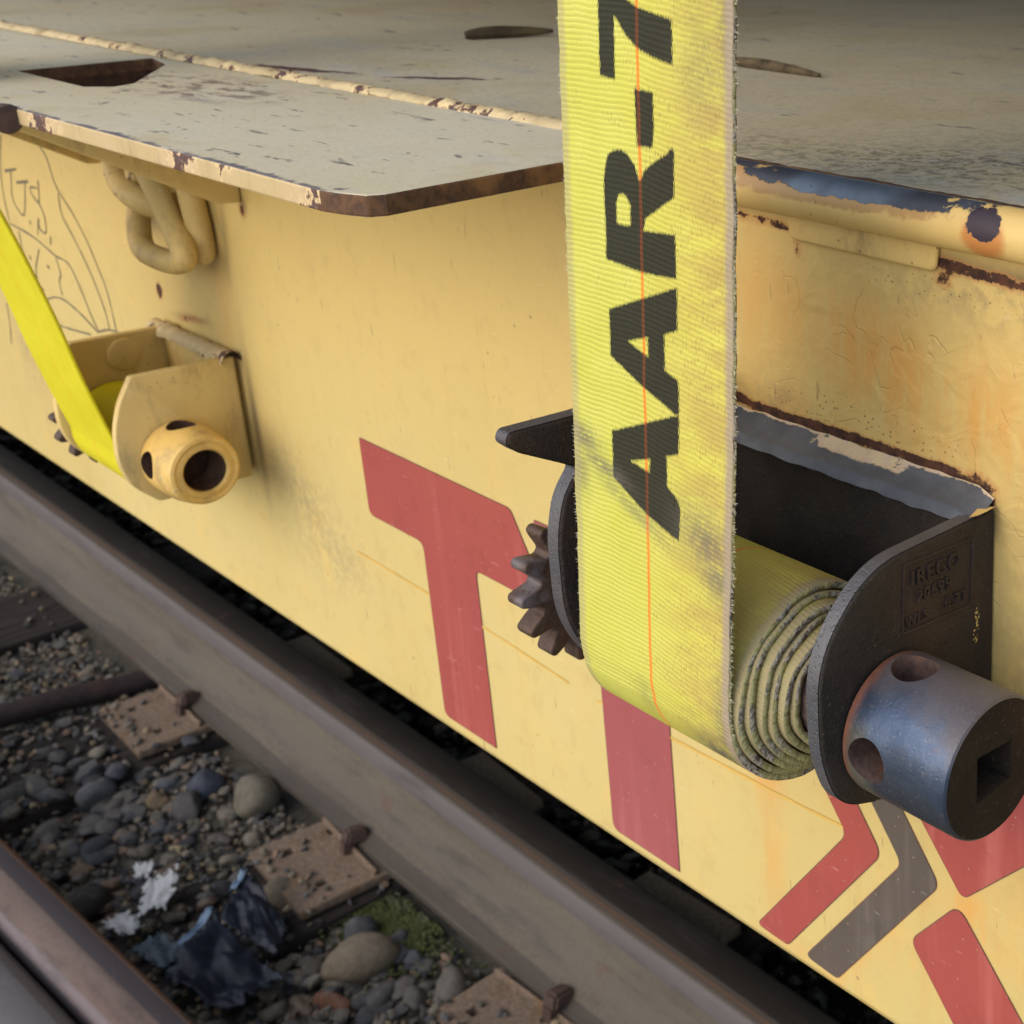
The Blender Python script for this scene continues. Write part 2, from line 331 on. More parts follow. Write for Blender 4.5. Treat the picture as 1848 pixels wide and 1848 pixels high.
M = {}
M['side'] = mat_side(); M['deck'] = mat_deck()
M['edge'] = mat_worn('plate_edge_paint', (.52, .40, .20), (.60, .44, .27), .49, .55, (.10, .065, .07), 1.3)
M['edge_rust'] = mat_rusty('rusty_cut_edge', (.055, .03, .02), (.15, .075, .035), (.30, .15, .05), .50, 1.0)
M['slot_rust'] = mat_rusty('slot_rust', (.035, .018, .013), (.09, .04, .022), (.14, .07, .03), .55)
M['bead'] = mat_worn('weld_bead_paint', (.50, .40, .22), (.60, .48, .27), .52, .6, (.07, .05, .055), 1.6)
M['bar'] = mat_worn('edge_bar_paint', (.70, .48, .16), (.76, .55, .20), .60, .42, (.05, .04, .055), 1.0)
M['barchip'] = mat_plain('bare_blue_steel', (.10, .125, .165), .35, .5, .45, 90, .4)
M['yel'] = mat_worn('old_winch_paint', (.68, .50, .195), (.72, .55, .23), .60, .5, (.06, .045, .04), 1.1)
M['yel2'] = mat_worn('old_capstan_paint', (.68, .45, .12), (.74, .50, .16), .565, .4, (.045, .03, .035), 2.0)
M['ringp'] = mat_worn('ring_paint', (.60, .43, .15), (.66, .49, .19), .59, .5, (.07, .045, .04), 1.2)
M['red'] = mat_letter('red_lettering_paint', (.375, .078, .062), (.35, .072, .066))
M['pink'] = mat_letter('faded_red_lettering_paint', (.375, .108, .112), (.35, .09, .095))
M['ledge'] = mat_plain('lettering_edge', (.20, .105, .075), .6, 0, .3)
M['brown'] = mat_letter('brown_lettering_paint', (.115, .092, .078), (.10, .082, .07))
M['iron'] = mat_iron('cast_bracket_steel', (.022, .019, .018), (.034, .029, .026), .3, .62, .1, .3)
M['irontop'] = mat_iron('bracket_lit_edge_steel', (.085, .088, .10), (.12, .118, .125), .35, .45, .4, .5)
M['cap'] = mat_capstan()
M['capend'] = mat_iron('capstan_end_steel', (.022, .018, .015), (.030, .024, .020), .2, .9, 0.0, .1, chips=False)
M['core'] = mat_rusty('drum_steel', (.07, .045, .04), (.13, .085, .075), (.22, .09, .05), .55, 1.4, .6)
M['gear'] = mat_rusty('gear_steel', (.06, .038, .030), (.11, .065, .045), (.17, .15, .16), .55, 1.6, .55, .25)
M['web'] = mat_webbing('near_webbing'); M['webfar'] = mat_webbing('far_webbing', True); M['webedge'] = mat_web_edge()
M['fuzz'] = mat_plain('loose_threads', (.62, .58, .40), .9)
M['chalk'] = mat_plain('grey_marker_line', (.20, .165, .12), .8, 0, .35, 400)
M['chalk2'] = mat_plain('faint_brown_line', (.46, .33, .16), .8, 0, .3, 300)
M['crease'] = mat_plain('ochre_guide_line', (.72, .47, .11), .6, 0, .15, 60)
M['dark'] = mat_plain('black_void_paint', (.012, .012, .012), .9, 0, .3)
M['soil'] = mat_soil()
M['stone'] = mat_attrcol('ballast_stone')
M['tie'] = mat_wood('creosoted_wood', (.022, .018, .016), (.075, .062, .054))
M['sliver'] = mat_wood('weathered_splinter', (.04, .03, .018), (.14, .105, .06))
M['plate'] = mat_rusty('tie_plate_rust', (.16, .115, .082), (.30, .22, .155), (.20, .12, .06), .50, .8, .9)
M['spike'] = mat_rusty('spike_rust', (.07, .045, .04), (.12, .075, .06), (.16, .09, .05), .6, 1.2, .7)
M['rod'] = mat_rusty('rod_rust', (.035, .026, .026), (.07, .048, .045), (.10, .055, .04), .6, .7, .6)
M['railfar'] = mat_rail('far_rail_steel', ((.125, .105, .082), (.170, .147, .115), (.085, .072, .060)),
    ((-.071, -.050, (.068, .058, .052), .65, .030), (-.036, -.012, (.155, .138, .11), .6, .02), (.955, .968, (.115, .105, .115), .75, .004), (.968, .984, (.060, .047, .040), .85, .006), (.984, 1.045, (.016, .012, .010), .95, .006), (.9745, .9775, (.17, .08, .035), .6, .003)))  # dark head-top stripe paints shade under the car; head-side stripe a bluish highlight
M['railnear'] = mat_rail('near_rail_steel', ((.150, .105, .092), (.195, .145, .128), (.13, .085, .072)),
    ((1.006, 1.026, (.050, .045, .054), .85, .010), (1.027, 1.05, (.15, .065, .028), .9, .004), (.950, .972, (.19, .165, .175), .6, .006)), seed=4)  # last stripe paints a pinkish highlight on the head side
M['railgrey'] = mat_rail('grey_rail_steel', ((.115, .108, .112), (.15, .14, .145), (.10, .09, .088)), ((1.020, 1.05, (.075, .06, .05), .8, .008),), seed=9)
M['under'] = mat_plain('underframe_black', (.02, .018, .017), .85)
M['load'] = mat_plain('unseen_crate_paint', (.20, .20, .21), .5, .1)
M['blackplastic'] = mat_plain('black_plastic', (.024, .032, .050), .5, 0, .45, 35, .5)
M['blueplastic'] = mat_plain('pale_blue_plastic', (.28, .40, .55), .45, 0, .2)
M['paper'] = mat_plain('white_paper', (.82, .82, .80), .8, 0, .12, 40, .4)
M['greyplastic'] = mat_plain('grey_plastic', (.10, .13, .16), .5)
M['moss'] = mat_plain('moss_green', (.07, .095, .022), .95, 0, .6, 200, .8)

# ------------------------------------------------------------------ mesh helpers
def tag(o, label=None, cat=None, group=None, kind=None):
    if label: o['label'] = label
    if cat: o['category'] = cat
    if group: o['group'] = group
    if kind: o['kind'] = kind
    return o
def thing(name, loc, label, cat, group=None):
    o = bpy.data.objects.new(name, None); COL.objects.link(o); o.location = loc; o.empty_display_size = .05
    return tag(o, label, cat, group)
def link(name, me, mat, parent=None, smooth=None, bevel=None, seg=2):
    if mat is not None:
        for m_ in (mat if isinstance(mat, (list, tuple)) else [mat]): me.materials.append(m_)
    o = bpy.data.objects.new(name, me); COL.objects.link(o)
    if parent is not None:
        o.parent = parent; o.matrix_parent_inverse = Matrix.Translation(-parent_world(parent))
    if smooth is not None:
        me.shade_smooth(); me.set_sharp_from_angle(angle=R(smooth))
    if bevel:
        b = o.modifiers.new('bevel', 'BEVEL'); b.width = bevel; b.segments = seg; b.limit_method = 'ANGLE'; b.angle_limit = R(35)
        me.shade_smooth() if smooth is None else None
        b.harden_normals = False
    return o
def parent_world(p):
    v = Vector(p.location)
    while p.parent is not None: p = p.parent; v = v + Vector(p.location) if p.type == 'EMPTY' else v
    return v
def mesh(name, verts, faces, mi=None):
    me = bpy.data.meshes.new(name); me.from_pydata([tuple(v) for v in verts], [], faces); me.update()
    if mi is not None: me.polygons.foreach_set('material_index', mi)
    return me
def fixn(me):
    bm = bmesh.new(); bm.from_mesh(me); bmesh.ops.recalc_face_normals(bm, faces=bm.faces); bm.to_mesh(me); bm.free(); return me
def prism(name, outline, axis, a, b):
    """outline: 2D points in the plane across axis ('X': (y,z), 'Y': (x,z), 'Z': (x,y))"""
    def P(q, t): return {'X': (t, q[0], q[1]), 'Y': (q[0], t, q[1]), 'Z': (q[0], q[1], t)}[axis]
    n_ = len(outline); vs = [P(q, a) for q in outline] + [P(q, b) for q in outline]
    fs = [tuple(range(n_))[::-1], tuple(range(n_, 2 * n_))] + [(i, (i + 1) % n_, n_ + (i + 1) % n_, n_ + i) for i in range(n_)]
    return fixn(mesh(name, vs, fs))
def box(name, x0, x1, y0, y1, z0, z1):
    return prism(name, [(x0, y0), (x1, y0), (x1, y1), (x0, y1)], 'Z', z0, z1)
def lathe_x(name, prof, cy, cz, n=64, closed=False):
    """prof: list of (x, r)"""
    vs = []; fs = []
    for (x, r) in prof:
        for k in range(n):
            a = 2 * math.pi * k / n; vs.append((x, cy + r * math.cos(a), cz + r * math.sin(a)))
    m_ = len(prof)
    for i in range(m_ if closed else m_ - 1):
        j = (i + 1) % m_
        for k in range(n):
            l = (k + 1) % n; fs.append((i * n + k, i * n + l, j * n + l, j * n + k))
    if not closed:
        fs.append(tuple(range(n))); fs.append(tuple(range((m_ - 1) * n, m_ * n)))
    return fixn(mesh(name, vs, fs))
def sweep(name, pts, rad, closed=False, n=16, cap=True):
    pts = [Vector(p) for p in pts]; N = len(pts); rings = []; up = Vector((0, 1, .1)).normalized(); vs = []; fs = []
    for i, p in enumerate(pts):
        a = pts[(i - 1) % N] if (closed or i > 0) else p; b = pts[(i + 1) % N] if (closed or i < N - 1) else p
        t = (b - a).normalized(); s_ = t.cross(up)
        s_ = s_.normalized() if s_.length > 1e-4 else t.orthogonal().normalized(); w = s_.cross(t)
        r = rad[i] if isinstance(rad, (list, tuple)) else rad
        for k in range(n):
            an = 2 * math.pi * k / n; vs.append(p + s_ * (r * math.cos(an)) + w * (r * math.sin(an)))
    for i in range(N if closed else N - 1):
        j = (i + 1) % N
        for k in range(n): l = (k + 1) % n; fs.append((i * n + k, i * n + l, j * n + l, j * n + k))
    if not closed and cap: fs += [tuple(range(n)), tuple(range((N - 1) * n, N * n))]
    return fixn(mesh(name, vs, fs))
def spline(pts, per=8, closed=False):
    P = [Vector(p) for p in pts]; N = len(P); out = []
    for i in range(N if closed else N - 1):
        g = lambda k: P[k % N] if closed else P[max(0, min(N - 1, k))]
        a, b, c, d = g(i - 1), g(i), g(i + 1), g(i + 2)
        for s_ in range(per):
            t = s_ / per
            out.append(.5 * ((2 * b) + (c - a) * t + (2 * a - 5 * b + 4 * c - d) * t * t + (3 * b - a - 3 * c + d) * t ** 3))
    if not closed: out.append(P[-1])
    return out
def rpoly(pts, rad, seg=5):
    """round the corners of a 2D polygon"""
    out = []; n_ = len(pts)
    for i in range(n_):
        p = Vector(pts[i]); r = rad[i] if isinstance(rad, (list, tuple)) else rad
        if r <= 0: out.append(tuple(p)); continue
        a = (Vector(pts[i - 1]) - p); b = (Vector(pts[(i + 1) % n_]) - p)
        d = min(r, a.length * .45, b.length * .45); A = p + a.normalized() * d; B = p + b.normalized() * d
        for k in range(seg + 1):
            t = k / seg; out.append(tuple((1 - t) ** 2 * A + 2 * t * (1 - t) * p + t * t * B))
    return out
def fill2d(name, outline, conv):
    tr = tessellate_polygon([[Vector((q[0], q[1], 0)) for q in outline]])
    return fixn(mesh(name, [conv(q) for q in outline], [tuple(t_) for t_ in tr]))
def set_attr(me, name, arr):
    a = me.attributes.new(name, 'FLOAT', 'POINT'); a.data.foreach_set('value', np.asarray(arr, dtype=np.float32).ravel())
def grid_mesh(name, P, uv=None):
    """P: (nv,nu,3)"""
    nv, nu, _ = P.shape; me = bpy.data.meshes.new(name)
    idx = np.arange(nv * nu).reshape(nv, nu)
    q = np.stack([idx[:-1, :-1], idx[:-1, 1:], idx[1:, 1:], idx[1:, :-1]], -1).reshape(-1, 4)
    me.vertices.add(nv * nu); me.vertices.foreach_set('co', P.reshape(-1).astype(np.float32))
    me.loops.add(q.size); me.loops.foreach_set('vertex_index', q.reshape(-1).astype(np.int32))
    me.polygons.add(len(q)); me.polygons.foreach_set('loop_start', (np.arange(len(q)) * 4).astype(np.int32))
    me.polygons.foreach_set('loop_total', np.full(len(q), 4, dtype=np.int32)); me.update(calc_edges=True)
    if uv is not None:
        l = me.uv_layers.new(name='UVMap'); l.data.foreach_set('uv', uv.reshape(-1, 2)[q.reshape(-1)].astype(np.float32).ravel())
    return me
def blobs(A, B, lst):
    """sum of soft rotated blobs: (a, b, ra, rb, rot_deg, amp)"""
    out = np.zeros_like(A)
    for (a, b, ra, rb, rot, amp) in lst:
        c, s_ = math.cos(R(rot)), math.sin(R(rot)); x = (A - a) * c + (B - b) * s_; y = -(A - a) * s_ + (B - b) * c
        out = np.maximum(out, amp * np.exp(-((x / ra) ** 2 + (y / rb) ** 2)))
    return out
def seglines(A, B, pts, w, amp, soft=1.0):
    out = np.zeros_like(A)
    for (a0, b0), (a1, b1) in zip(pts[:-1], pts[1:]):
        d = np.array([a1 - a0, b1 - b0]); L2 = d @ d + 1e-12
        t = np.clip(((A - a0) * d[0] + (B - b0) * d[1]) / L2, 0, 1)
        q = np.hypot(A - a0 - t * d[0], B - b0 - t * d[1]); out = np.maximum(out, amp * np.exp(-(q / w) ** 2))
    return out
def boolean_cut(o, cutters):
    for c in cutters:
        m_ = o.modifiers.new('cut', 'BOOLEAN'); m_.operation = 'DIFFERENCE'; m_.solver = 'EXACT'; m_.object = c
    dg = bpy.context.evaluated_depsgraph_get(); ev = o.evaluated_get(dg)
    me = bpy.data.meshes.new_from_object(ev); old = o.data; o.modifiers.clear(); o.data = me; bpy.data.meshes.remove(old)
    for c in cutters: bpy.data.objects.remove(c, do_unlink=True)
    return o

ZD = 1.2401; YW = .458; ZB = .792

# ================================================================== GROUND AND TRACK
def gh(x, y):
    return -.040 + .010 * mnoise.noise((x * 3, y * 3, 0)) + .006 * mnoise.noise((x * 11, y * 11, 3))
xs = np.concatenate([[-40, -14, -7], np.linspace(-4.6, 1.2, 190), [4, 14, 40]]); ys = np.concatenate([[-40, -8, -2], np.linspace(-.6, 1.9, 100), [4, 12, 40]])
P = np.zeros((len(ys), len(xs), 3))
for j, y in enumerate(ys):
    for i, x in enumerate(xs): P[j, i] = (x, y, gh(x, y))
g = link('ground', grid_mesh('ground', P), M['soil'], smooth=60); tag(g, kind='structure', label='dark gritty track bed of soil and fines under the ballast')

def rail(name, p0, ang, length, mat, label, group=None):
    prof = [(-.070, 0), (-.070, .012), (-.030, .034), (-.013, .056), (-.0085, .120), (-.030, .131), (-.0365, .137), (-.0365, .160), (-.0335, .167), (-.027, .1708),
            (0, .1718), (.027, .1708), (.0335, .167), (.0365, .160), (.0365, .137), (.030, .131), (.0085, .120), (.013, .056), (.030, .034), (.070, .012), (.070, 0)]
    n_ = len(prof); N = 24; vs = []; fs = []; uvs = []
    for k in range(N + 1):
        x = -length + 2 * length * k / N
        for (y, z) in prof: vs.append((x, y, z)); uvs.append((y + (1 if z > .126 else 0), x))
    for k in range(N):
        for i in range(n_): j = (i + 1) % n_; fs.append((k * n_ + i, k * n_ + j, (k + 1) * n_ + j, (k + 1) * n_ + i))
    fs += [tuple(range(n_)), tuple(range(N * n_, (N + 1) * n_))]
    me = mesh(name, vs, fs); l = me.uv_layers.new(name='UVMap'); li = np.zeros(len(me.loops), dtype=np.int32); me.loops.foreach_get('vertex_index', li)
    l.data.foreach_set('uv', np.array(uvs, dtype=np.float32)[li].ravel()); fixn(me)
    o = link(name, me, mat, smooth=40); o.location = p0; o.rotation_euler = (0, 0, ang); tag(o, label, 'rail', group); return o
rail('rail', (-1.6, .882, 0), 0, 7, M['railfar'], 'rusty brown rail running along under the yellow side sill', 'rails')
rail('rail', (-1.8, .3795, 0), math.atan(.053), 5, M['railnear'], 'rust pink rail with orange edge in the bottom left corner', 'rails')
rail('rail', (-1.8, .2940, 0), math.atan(.053), 5, M['railgrey'], 'grey rail pressed against the rust pink rail, nearest the corner', 'rails')

tie_lab = {-3.07: 'dark cracked wooden tie at the far left behind the round rod', -2.45: 'buried dark wooden tie under the farther sandy tie plate',
           -1.86: 'buried dark wooden tie under the middle tie plate', -1.37: 'buried dark wooden tie under the nearest tie plate at the bottom edge'}
for x, lb in tie_lab.items():
    me = bpy.data.meshes.new('railroad_tie'); bm = bmesh.new(); bmesh.ops.create_grid(bm, x_segments=12, y_segments=40, size=.5)
    for v in bm.verts:
        v.co = Vector((v.co.x * .23, v.co.y * 2.3, 0))
        v.co.z = .004 * mnoise.noise((v.co.x * 40, v.co.y * 3, x)) + .002 * mnoise.noise((v.co.x * 140, v.co.y * 6, x))
    r = bmesh.ops.extrude_face_region(bm, geom=bm.faces[:]); 
    for v in [e for e in r['geom'] if isinstance(e, bmesh.types.BMVert)]: v.co.z = -.16
    bmesh.ops.recalc_face_normals(bm, faces=bm.faces); bm.to_mesh(me); bm.free()
    o = link('railroad_tie', me, M['tie'], smooth=50); o.location = (x, .75, -.019); tag(o, lb, 'railroad tie', 'wooden ties under the rails')

def tie_plate(x, rot, label, y0):
    t = thing('tie_plate', (x, .88, -.0005), label, 'tie plate', 'steel tie plates under the far rail')
    w, d0, d1 = .094, y0 - .88, .20
    o = link('base', box('base', -w, w, d0, d1, -.016, 0), M['plate'], None, bevel=.004)
    cut = []
    for (hx, hy) in ((-.055, d0 + .045), (.05, d0 + .05), (-.06, d0 + .115)):
        cut.append(link('cut', box('cut', hx - .007, hx + .007, hy - .007, hy + .007, -.03, .01), None))
    b = o.modifiers[0]; o.modifiers.clear(); boolean_cut(o, cut); b = o.modifiers.new('bevel', 'BEVEL'); b.width = .0025; b.segments = 2; b.limit_method = 'ANGLE'
    o.parent = t
    s_ = link('shoulder', prism('shoulder', [(-.0785, 0), (-.0722, 0), (-.0722, .009), (-.0760, .009)], 'X', -w + .004, w - .004), M['plate'], None, bevel=.001); s_.parent = t
    t.rotation_euler = (0, 0, R(rot)); return t
tie_plate(-2.445, -2, 'pale sandy tie plate under the rail, farthest of the three', .700)
tie_plate(-1.850, -4, 'rust brown tie plate beside the moss patch', .690)
tie_plate(-1.375, 3, 'rusty tie plate cut by the bottom edge of the photo', .700)
def spike(x, y, label, rot=0):
    t = thing('rail_spike', (x, y, 0), label, 'spike', 'rail spikes holding the far rail')
    me = bpy.data.meshes.new('head'); bm = bmesh.new(); bmesh.ops.create_cube(bm, size=1)
    for v in bm.verts: v.co = Vector((v.co.x * .030, v.co.y * .040 + .008, v.co.z * .020 + .026))
    for v in bm.verts:
        if v.co.z > .03: v.co.x *= .72; v.co.y = .008 + (v.co.y - .008) * .7
    bmesh.ops.bevel(bm, geom=bm.edges[:], offset=.004, segments=2, affect='EDGES'); bm.to_mesh(me); bm.free()
    h = link('head', me, M['spike'], smooth=50); h.parent = t
    s_ = link('shank', box('shank', -.008, .008, -.012, .004, -.05, .018), M['spike']); s_.parent = t
    t.rotation_euler = (R(-8), 0, R(rot)); return t
spike(-2.425, .803, 'brown spike head on the farthest tie plate', 8)
spike(-1.848, .803, 'dark spike head on the tie plate by the moss', -10)
spike(-1.338, .806, 'spike head at the bottom edge on the nearest plate', 5)

# switch rod between the rails
o = link('switch_rod', sweep('switch_rod', spline([(-2.70, -.2, .000), (-2.665, .35, .004), (-2.64, .62, .002), (-2.622, .80, -.018), (-2.615, .92, -.026)], 6), .021, n=20), M['rod'], smooth=60)
tag(o, 'dark round switch rod lying across the ballast to the far rail', 'rod')

# ------------------------------------------------------------------ stones
def ico(sub):
    bm = bmesh.new(); bmesh.ops.create_icosphere(bm, subdivisions=sub, radius=1)
    bm.verts.ensure_lookup_table(); V = np.array([v.co[:] for v in bm.verts]); F = np.array([[v.index for v in f.verts] for f in bm.faces]); bm.free(); return V, F
def rock_shape(sub, seed, rough=.22, angular=.5):
    V, F = ico(sub); rr = np.random.default_rng(seed); V = V.copy()
    for _ in range(int(3 + 9 * angular)):
        d = rr.normal(size=3); d /= np.linalg.norm(d); h = rr.uniform(.55, .92); s_ = V @ d; k = s_ > h
        V[k] -= np.outer((s_[k] - h) * rr.uniform(.6, 1.0), d)
    o = rr.uniform(0, 50, 3)
    n_ = np.array([mnoise.noise(Vector(v * 1.6 + o)) + .4 * mnoise.noise(Vector(v * 4 + o)) for v in V]); V *= (1 + rough * n_)[:, None]
    V *= np.array([1, rr.uniform(.68, .95), rr.uniform(.45, .75)]); return V, F
def stone_mass(name, specs, sub, nshape, mat, angular=.5):
    """specs: (n,12) x y z s rx ry rz r g b"""
    shapes = [rock_shape(sub, 100 + 13 * k + sub, .22, angular) for k in range(nshape)]; n_ = len(specs); nv = len(shapes[0][0]); nf = len(shapes[0][1])
    VV = np.zeros((n_, nv, 3), dtype=np.float32); FF = np.zeros((n_, nf, 3), dtype=np.int32); CC = np.ones((n_, nv, 4), dtype=np.float32)
    for i, s_ in enumerate(specs):
        V, F = shapes[i % nshape]; cz, szz = math.cos(s_[6]), math.sin(s_[6]); cx, sx = math.cos(s_[4]), math.sin(s_[4])
        Rz = np.array([[cz, -szz, 0], [szz, cz, 0], [0, 0, 1]]); Rx = np.array([[1, 0, 0], [0, cx, -sx], [0, sx, cx]])
        VV[i] = (V * s_[3]) @ (Rz @ Rx).T + s_[:3]; FF[i] = F + i * nv; CC[i, :, :3] = s_[7:10]
    me = bpy.data.meshes.new(name); me.vertices.add(n_ * nv); me.vertices.foreach_set('co', VV.ravel())
    me.loops.add(n_ * nf * 3); me.loops.foreach_set('vertex_index', FF.ravel()); me.polygons.add(n_ * nf)
    me.polygons.foreach_set('loop_start', np.arange(n_ * nf, dtype=np.int32) * 3); me.polygons.foreach_set('loop_total', np.full(n_ * nf, 3, dtype=np.int32))
    me.update(calc_edges=True); a = me.color_attributes.new('Col', 'FLOAT_COLOR', 'POINT'); a.data.foreach_set('color', CC.ravel())
    return link(name, me, mat, smooth=38)
DK = 1.35
PAL = [(.075, .075, .080), (.055, .056, .062), (.10, .095, .088), (.13, .115, .095), (.045, .045, .05), (.16, .14, .11), (.085, .08, .08), (.19, .13, .09), (.07, .075, .085)]
PALF = [(.12, .105, .08), (.16, .14, .105), (.085, .08, .07), (.22, .19, .15), (.20, .13, .085), (.06, .058, .055), (.25, .20, .12), (.10, .10, .10)]
def coarse(x, y):
    """how large the stones lie here, 0 fine to 1 coarse"""
    c = math.exp(-(((x + 2.27) / .17) ** 2 + ((y - .62) / .22) ** 2)) + math.exp(-(((x + 1.62) / .20) ** 2 + ((y - .66) / .13) ** 2)) + .7 * math.exp(-(((x + 2.02) / .12) ** 2 + ((y - .53) / .10) ** 2))
    if y > .95: c = .5
    return min(1, c)
def covered(x, y, m_=0):
    for px in (-2.445, -1.85, -1.375):
        if abs(x - px) < .094 + m_ and .685 - m_ < y < 1.1: return True
    return .807 - m_ < y < .957 + m_ or (.24 < y - .053 * (x + 1.8) < .455 and y < .5)
fine = []; big = []
for _ in range(34000):
    x = random.uniform(-4.3, -1.0) ; y = random.uniform(.36, 1.35)
    if covered(x, y): 
        if not (y < .80 and random.random() < (.30 if y < .73 else .035)): continue
    if y > 1 and random.random() < .5: continue
    c = coarse(x, y)
    if random.random() < c * .35: continue
    s_ = random.uniform(.0035, .0085) * (1 + .6 * (random.random() ** 4)); z = gh(x, y) + random.uniform(0, .012)
    if covered(x, y): z = .002
    if not covered(x, y) and min(abs(x - t_) for t_ in tie_lab) < .115: z = -.017 + s_ * .4 if random.random() < (.42 if x > -2.9 else .06) else -9
    if z < -1: continue
    k = random.choice(PALF if random.random() < .72 else PAL); b = random.uniform(.65, 1.2) * (1.5 if y < .96 else .12)  # gravel beneath the car gets its shade through darker colours
    fine.append((x, y, z, s_, random.uniform(0, 6), 0, random.uniform(0, 6), k[0] * b, k[1] * b, k[2] * b))
for _ in range(5200):
    x = random.uniform(-4.3, -1.0); y = random.uniform(.40, 1.35)
    if covered(x, y, .012): continue
    c = coarse(x, y)
    if random.random() > .07 + .75 * c or abs(x + 3.07) < .13: continue
    s_ = random.uniform(.010, .019) + c * random.uniform(0, .013)
    z = gh(x, y) + random.uniform(.002, .016)
    if min(abs(x - t_) for t_ in tie_lab) < .115: z = -.015 + s_ * .4
    k = random.choice(PAL); b = random.uniform(.7, 1.25) * (DK if y < .96 else .11)  # stones beneath the car coloured dark to stand for shade
    big.append((x, y, z, s_, random.uniform(-.5, .5), 0, random.uniform(0, 6), k[0] * b, k[1] * b, k[2] * b))
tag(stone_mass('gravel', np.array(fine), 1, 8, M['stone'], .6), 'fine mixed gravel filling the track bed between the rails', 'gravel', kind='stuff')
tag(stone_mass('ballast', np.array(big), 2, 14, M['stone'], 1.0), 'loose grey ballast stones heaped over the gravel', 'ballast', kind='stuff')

NAMED = [ # x, y, size, squash, colour, angular, label
    (-2.108, .778, .040, (1, 1, .85), (.185, .165, .125), .0, 'big round tan stone leaning on the far rail base'),
    (-1.640, .702, .043, (1.25, .85, .75), (.245, .195, .135), .15, 'oblong tan cobble in front of the moss patch'),
    (-1.500, .755, .030, (1.25, .8, .8), (.165, .150, .130), .05, 'smooth olive grey egg shaped stone beside the nearest tie plate'),
    (-2.210, .742, .029, (1, 1, .85), (.075, .088, .120), .1, 'blue grey round stone left of the big round tan stone'),
    (-2.318, .612, .031, (1.05, .9, .85), (.14, .145, .155), .3, 'pale grey stone in the coarse ballast at the left'),
    (-1.925, .722, .028, (1.3, .8, .7), (.13, .135, .125), .4, 'flat grey green stone beside the middle tie plate'),
    (-1.850, .694, .034, (1, .9, .9), (.185, .155, .115), .05, 'round sandy stone touching the tip of the black plastic'),
    (-2.175, .700, .030, (1.3, .9, .7), (.105, .100, .100), .4, 'dark slab stone below the blue grey stone'),
    (-2.235, .672, .017, (1, 1, .9), (.27, .20, .12), .2, 'small bright tan pebble among the coarse ballast'),
    (-2.055, .500, .034, (1.1, .9, .7), (.065, .060, .055), .1, 'rounded black stone beside the rust pink rail'),
    (-1.600, .640, .022, (1.3, .7, .7), (.22, .105, .065), .3, 'small orange brown stone below the oblong tan cobble'),
    (-1.560, .690, .024, (1.3, .7, .7), (.12, .115, .11), .1, 'long grey pebble right of the small orange stone'),
    (-1.525, .715, .020, (1.1, .8, .8), (.145, .135, .12), .1, 'small smooth pebble beside the olive egg shaped stone'),
    (-1.700, .735, .024, (1.0, .8, 1.1), (.10, .105, .115), .8, 'upright pointed grey stone at the edge of the moss')]
for i, (x, y, s_, sq, c_, an, lb) in enumerate(NAMED):
    V, F = rock_shape(3, 900 + i, .10, an); V = V / np.array([1, abs(V[:, 1]).max(), abs(V[:, 2]).max()]) * np.array(sq) * s_
    me = mesh('stone', V, [tuple(int(k) for k in f) for f in F]); a = me.color_attributes.new('Col', 'FLOAT_COLOR', 'POINT')
    a.data.foreach_set('color', np.tile(np.array([*[q_ * .95 for q_ in c_], 1], dtype=np.float32), len(V)))
    o = link('stone', me, M['stone'], smooth=60); o.location = (x, y, gh(x, y) + s_ * sq[2] * .72); o.rotation_euler = (0, 0, i * 1.3)
    tag(o, lb, 'stone', 'larger loose stones on the ballast')

# moss
mv = []
for _ in range(3000):
    x = random.gauss(-1.685, .075); y = random.gauss(.775, .028)
    if y > .815 or (abs(x + 1.85) < .1 and y > .69) or random.random() > math.exp(-((x + 1.685) / .12) ** 2): continue
    b = random.uniform(.5, 1.3); mv.append((x, y, gh(x, y) + .016, random.uniform(.0018, .0048), random.uniform(0, 3), 0, random.uniform(0, 6), .080 * b, .095 * b, .030 * b))
tag(stone_mass('moss', np.array(mv), 1, 4, M['stone'], .2), 'green moss patch at the foot of the rail', 'moss', kind='stuff')

# litter: black plastic, papers
def sheet(name, pts, zfun, mat, label, cat, thick=.0012, n=40, group=None, rag=.16, crumple=.006):
    """crumpled sheet from a quad patch (4 corners, ccw) with a torn edge"""
    A = [Vector(p) for p in pts]; P = np.zeros((n, n, 3)); sd = len(label) * 1.37
    for j in range(n):
        for i in range(n):
            s_, t = i / (n - 1), j / (n - 1)
            q = (1 - s_) * (1 - t) * A[0] + s_ * (1 - t) * A[1] + s_ * t * A[2] + (1 - s_) * t * A[3]
            cz = crumple * (abs(mnoise.noise((s_ * 2.2, t * 2.2, sd))) * 2.4 + .7 * abs(mnoise.noise((s_ * 5, t * 5, sd + 4))) + .15 * mnoise.noise((s_ * 14, t * 14, sd)))
            P[j, i] = (q.x, q.y, q.z + .010 + zfun(s_, t) + cz)
    me = grid_mesh(name, P); bm = bmesh.new(); bm.from_mesh(me); kill = []
    for f in bm.faces:
        j, i = divmod(f.index, n - 1); s_, t = (i + .5) / (n - 1), (j + .5) / (n - 1); e = min(s_, 1 - s_, t, 1 - t)
        if e < rag * (.35 + 1.3 * abs(mnoise.noise((s_ * 5, t * 5, sd + 9))) + .9 * mnoise.noise((s_ * 14, t * 14, sd + 2))): kill.append(f)
    bmesh.ops.delete(bm, geom=kill, context='FACES'); bm.to_mesh(me); bm.free()
    o = link(name, me, mat, smooth=40); m_ = o.modifiers.new('solid', 'SOLIDIFY'); m_.thickness = thick
    if cat: tag(o, label, cat, group)
    return o
pl = thing('torn_plastic', (-1.76, .58, -.02), 'torn black plastic sheet with pale blue edge beside the rust pink rail', 'plastic sheet')
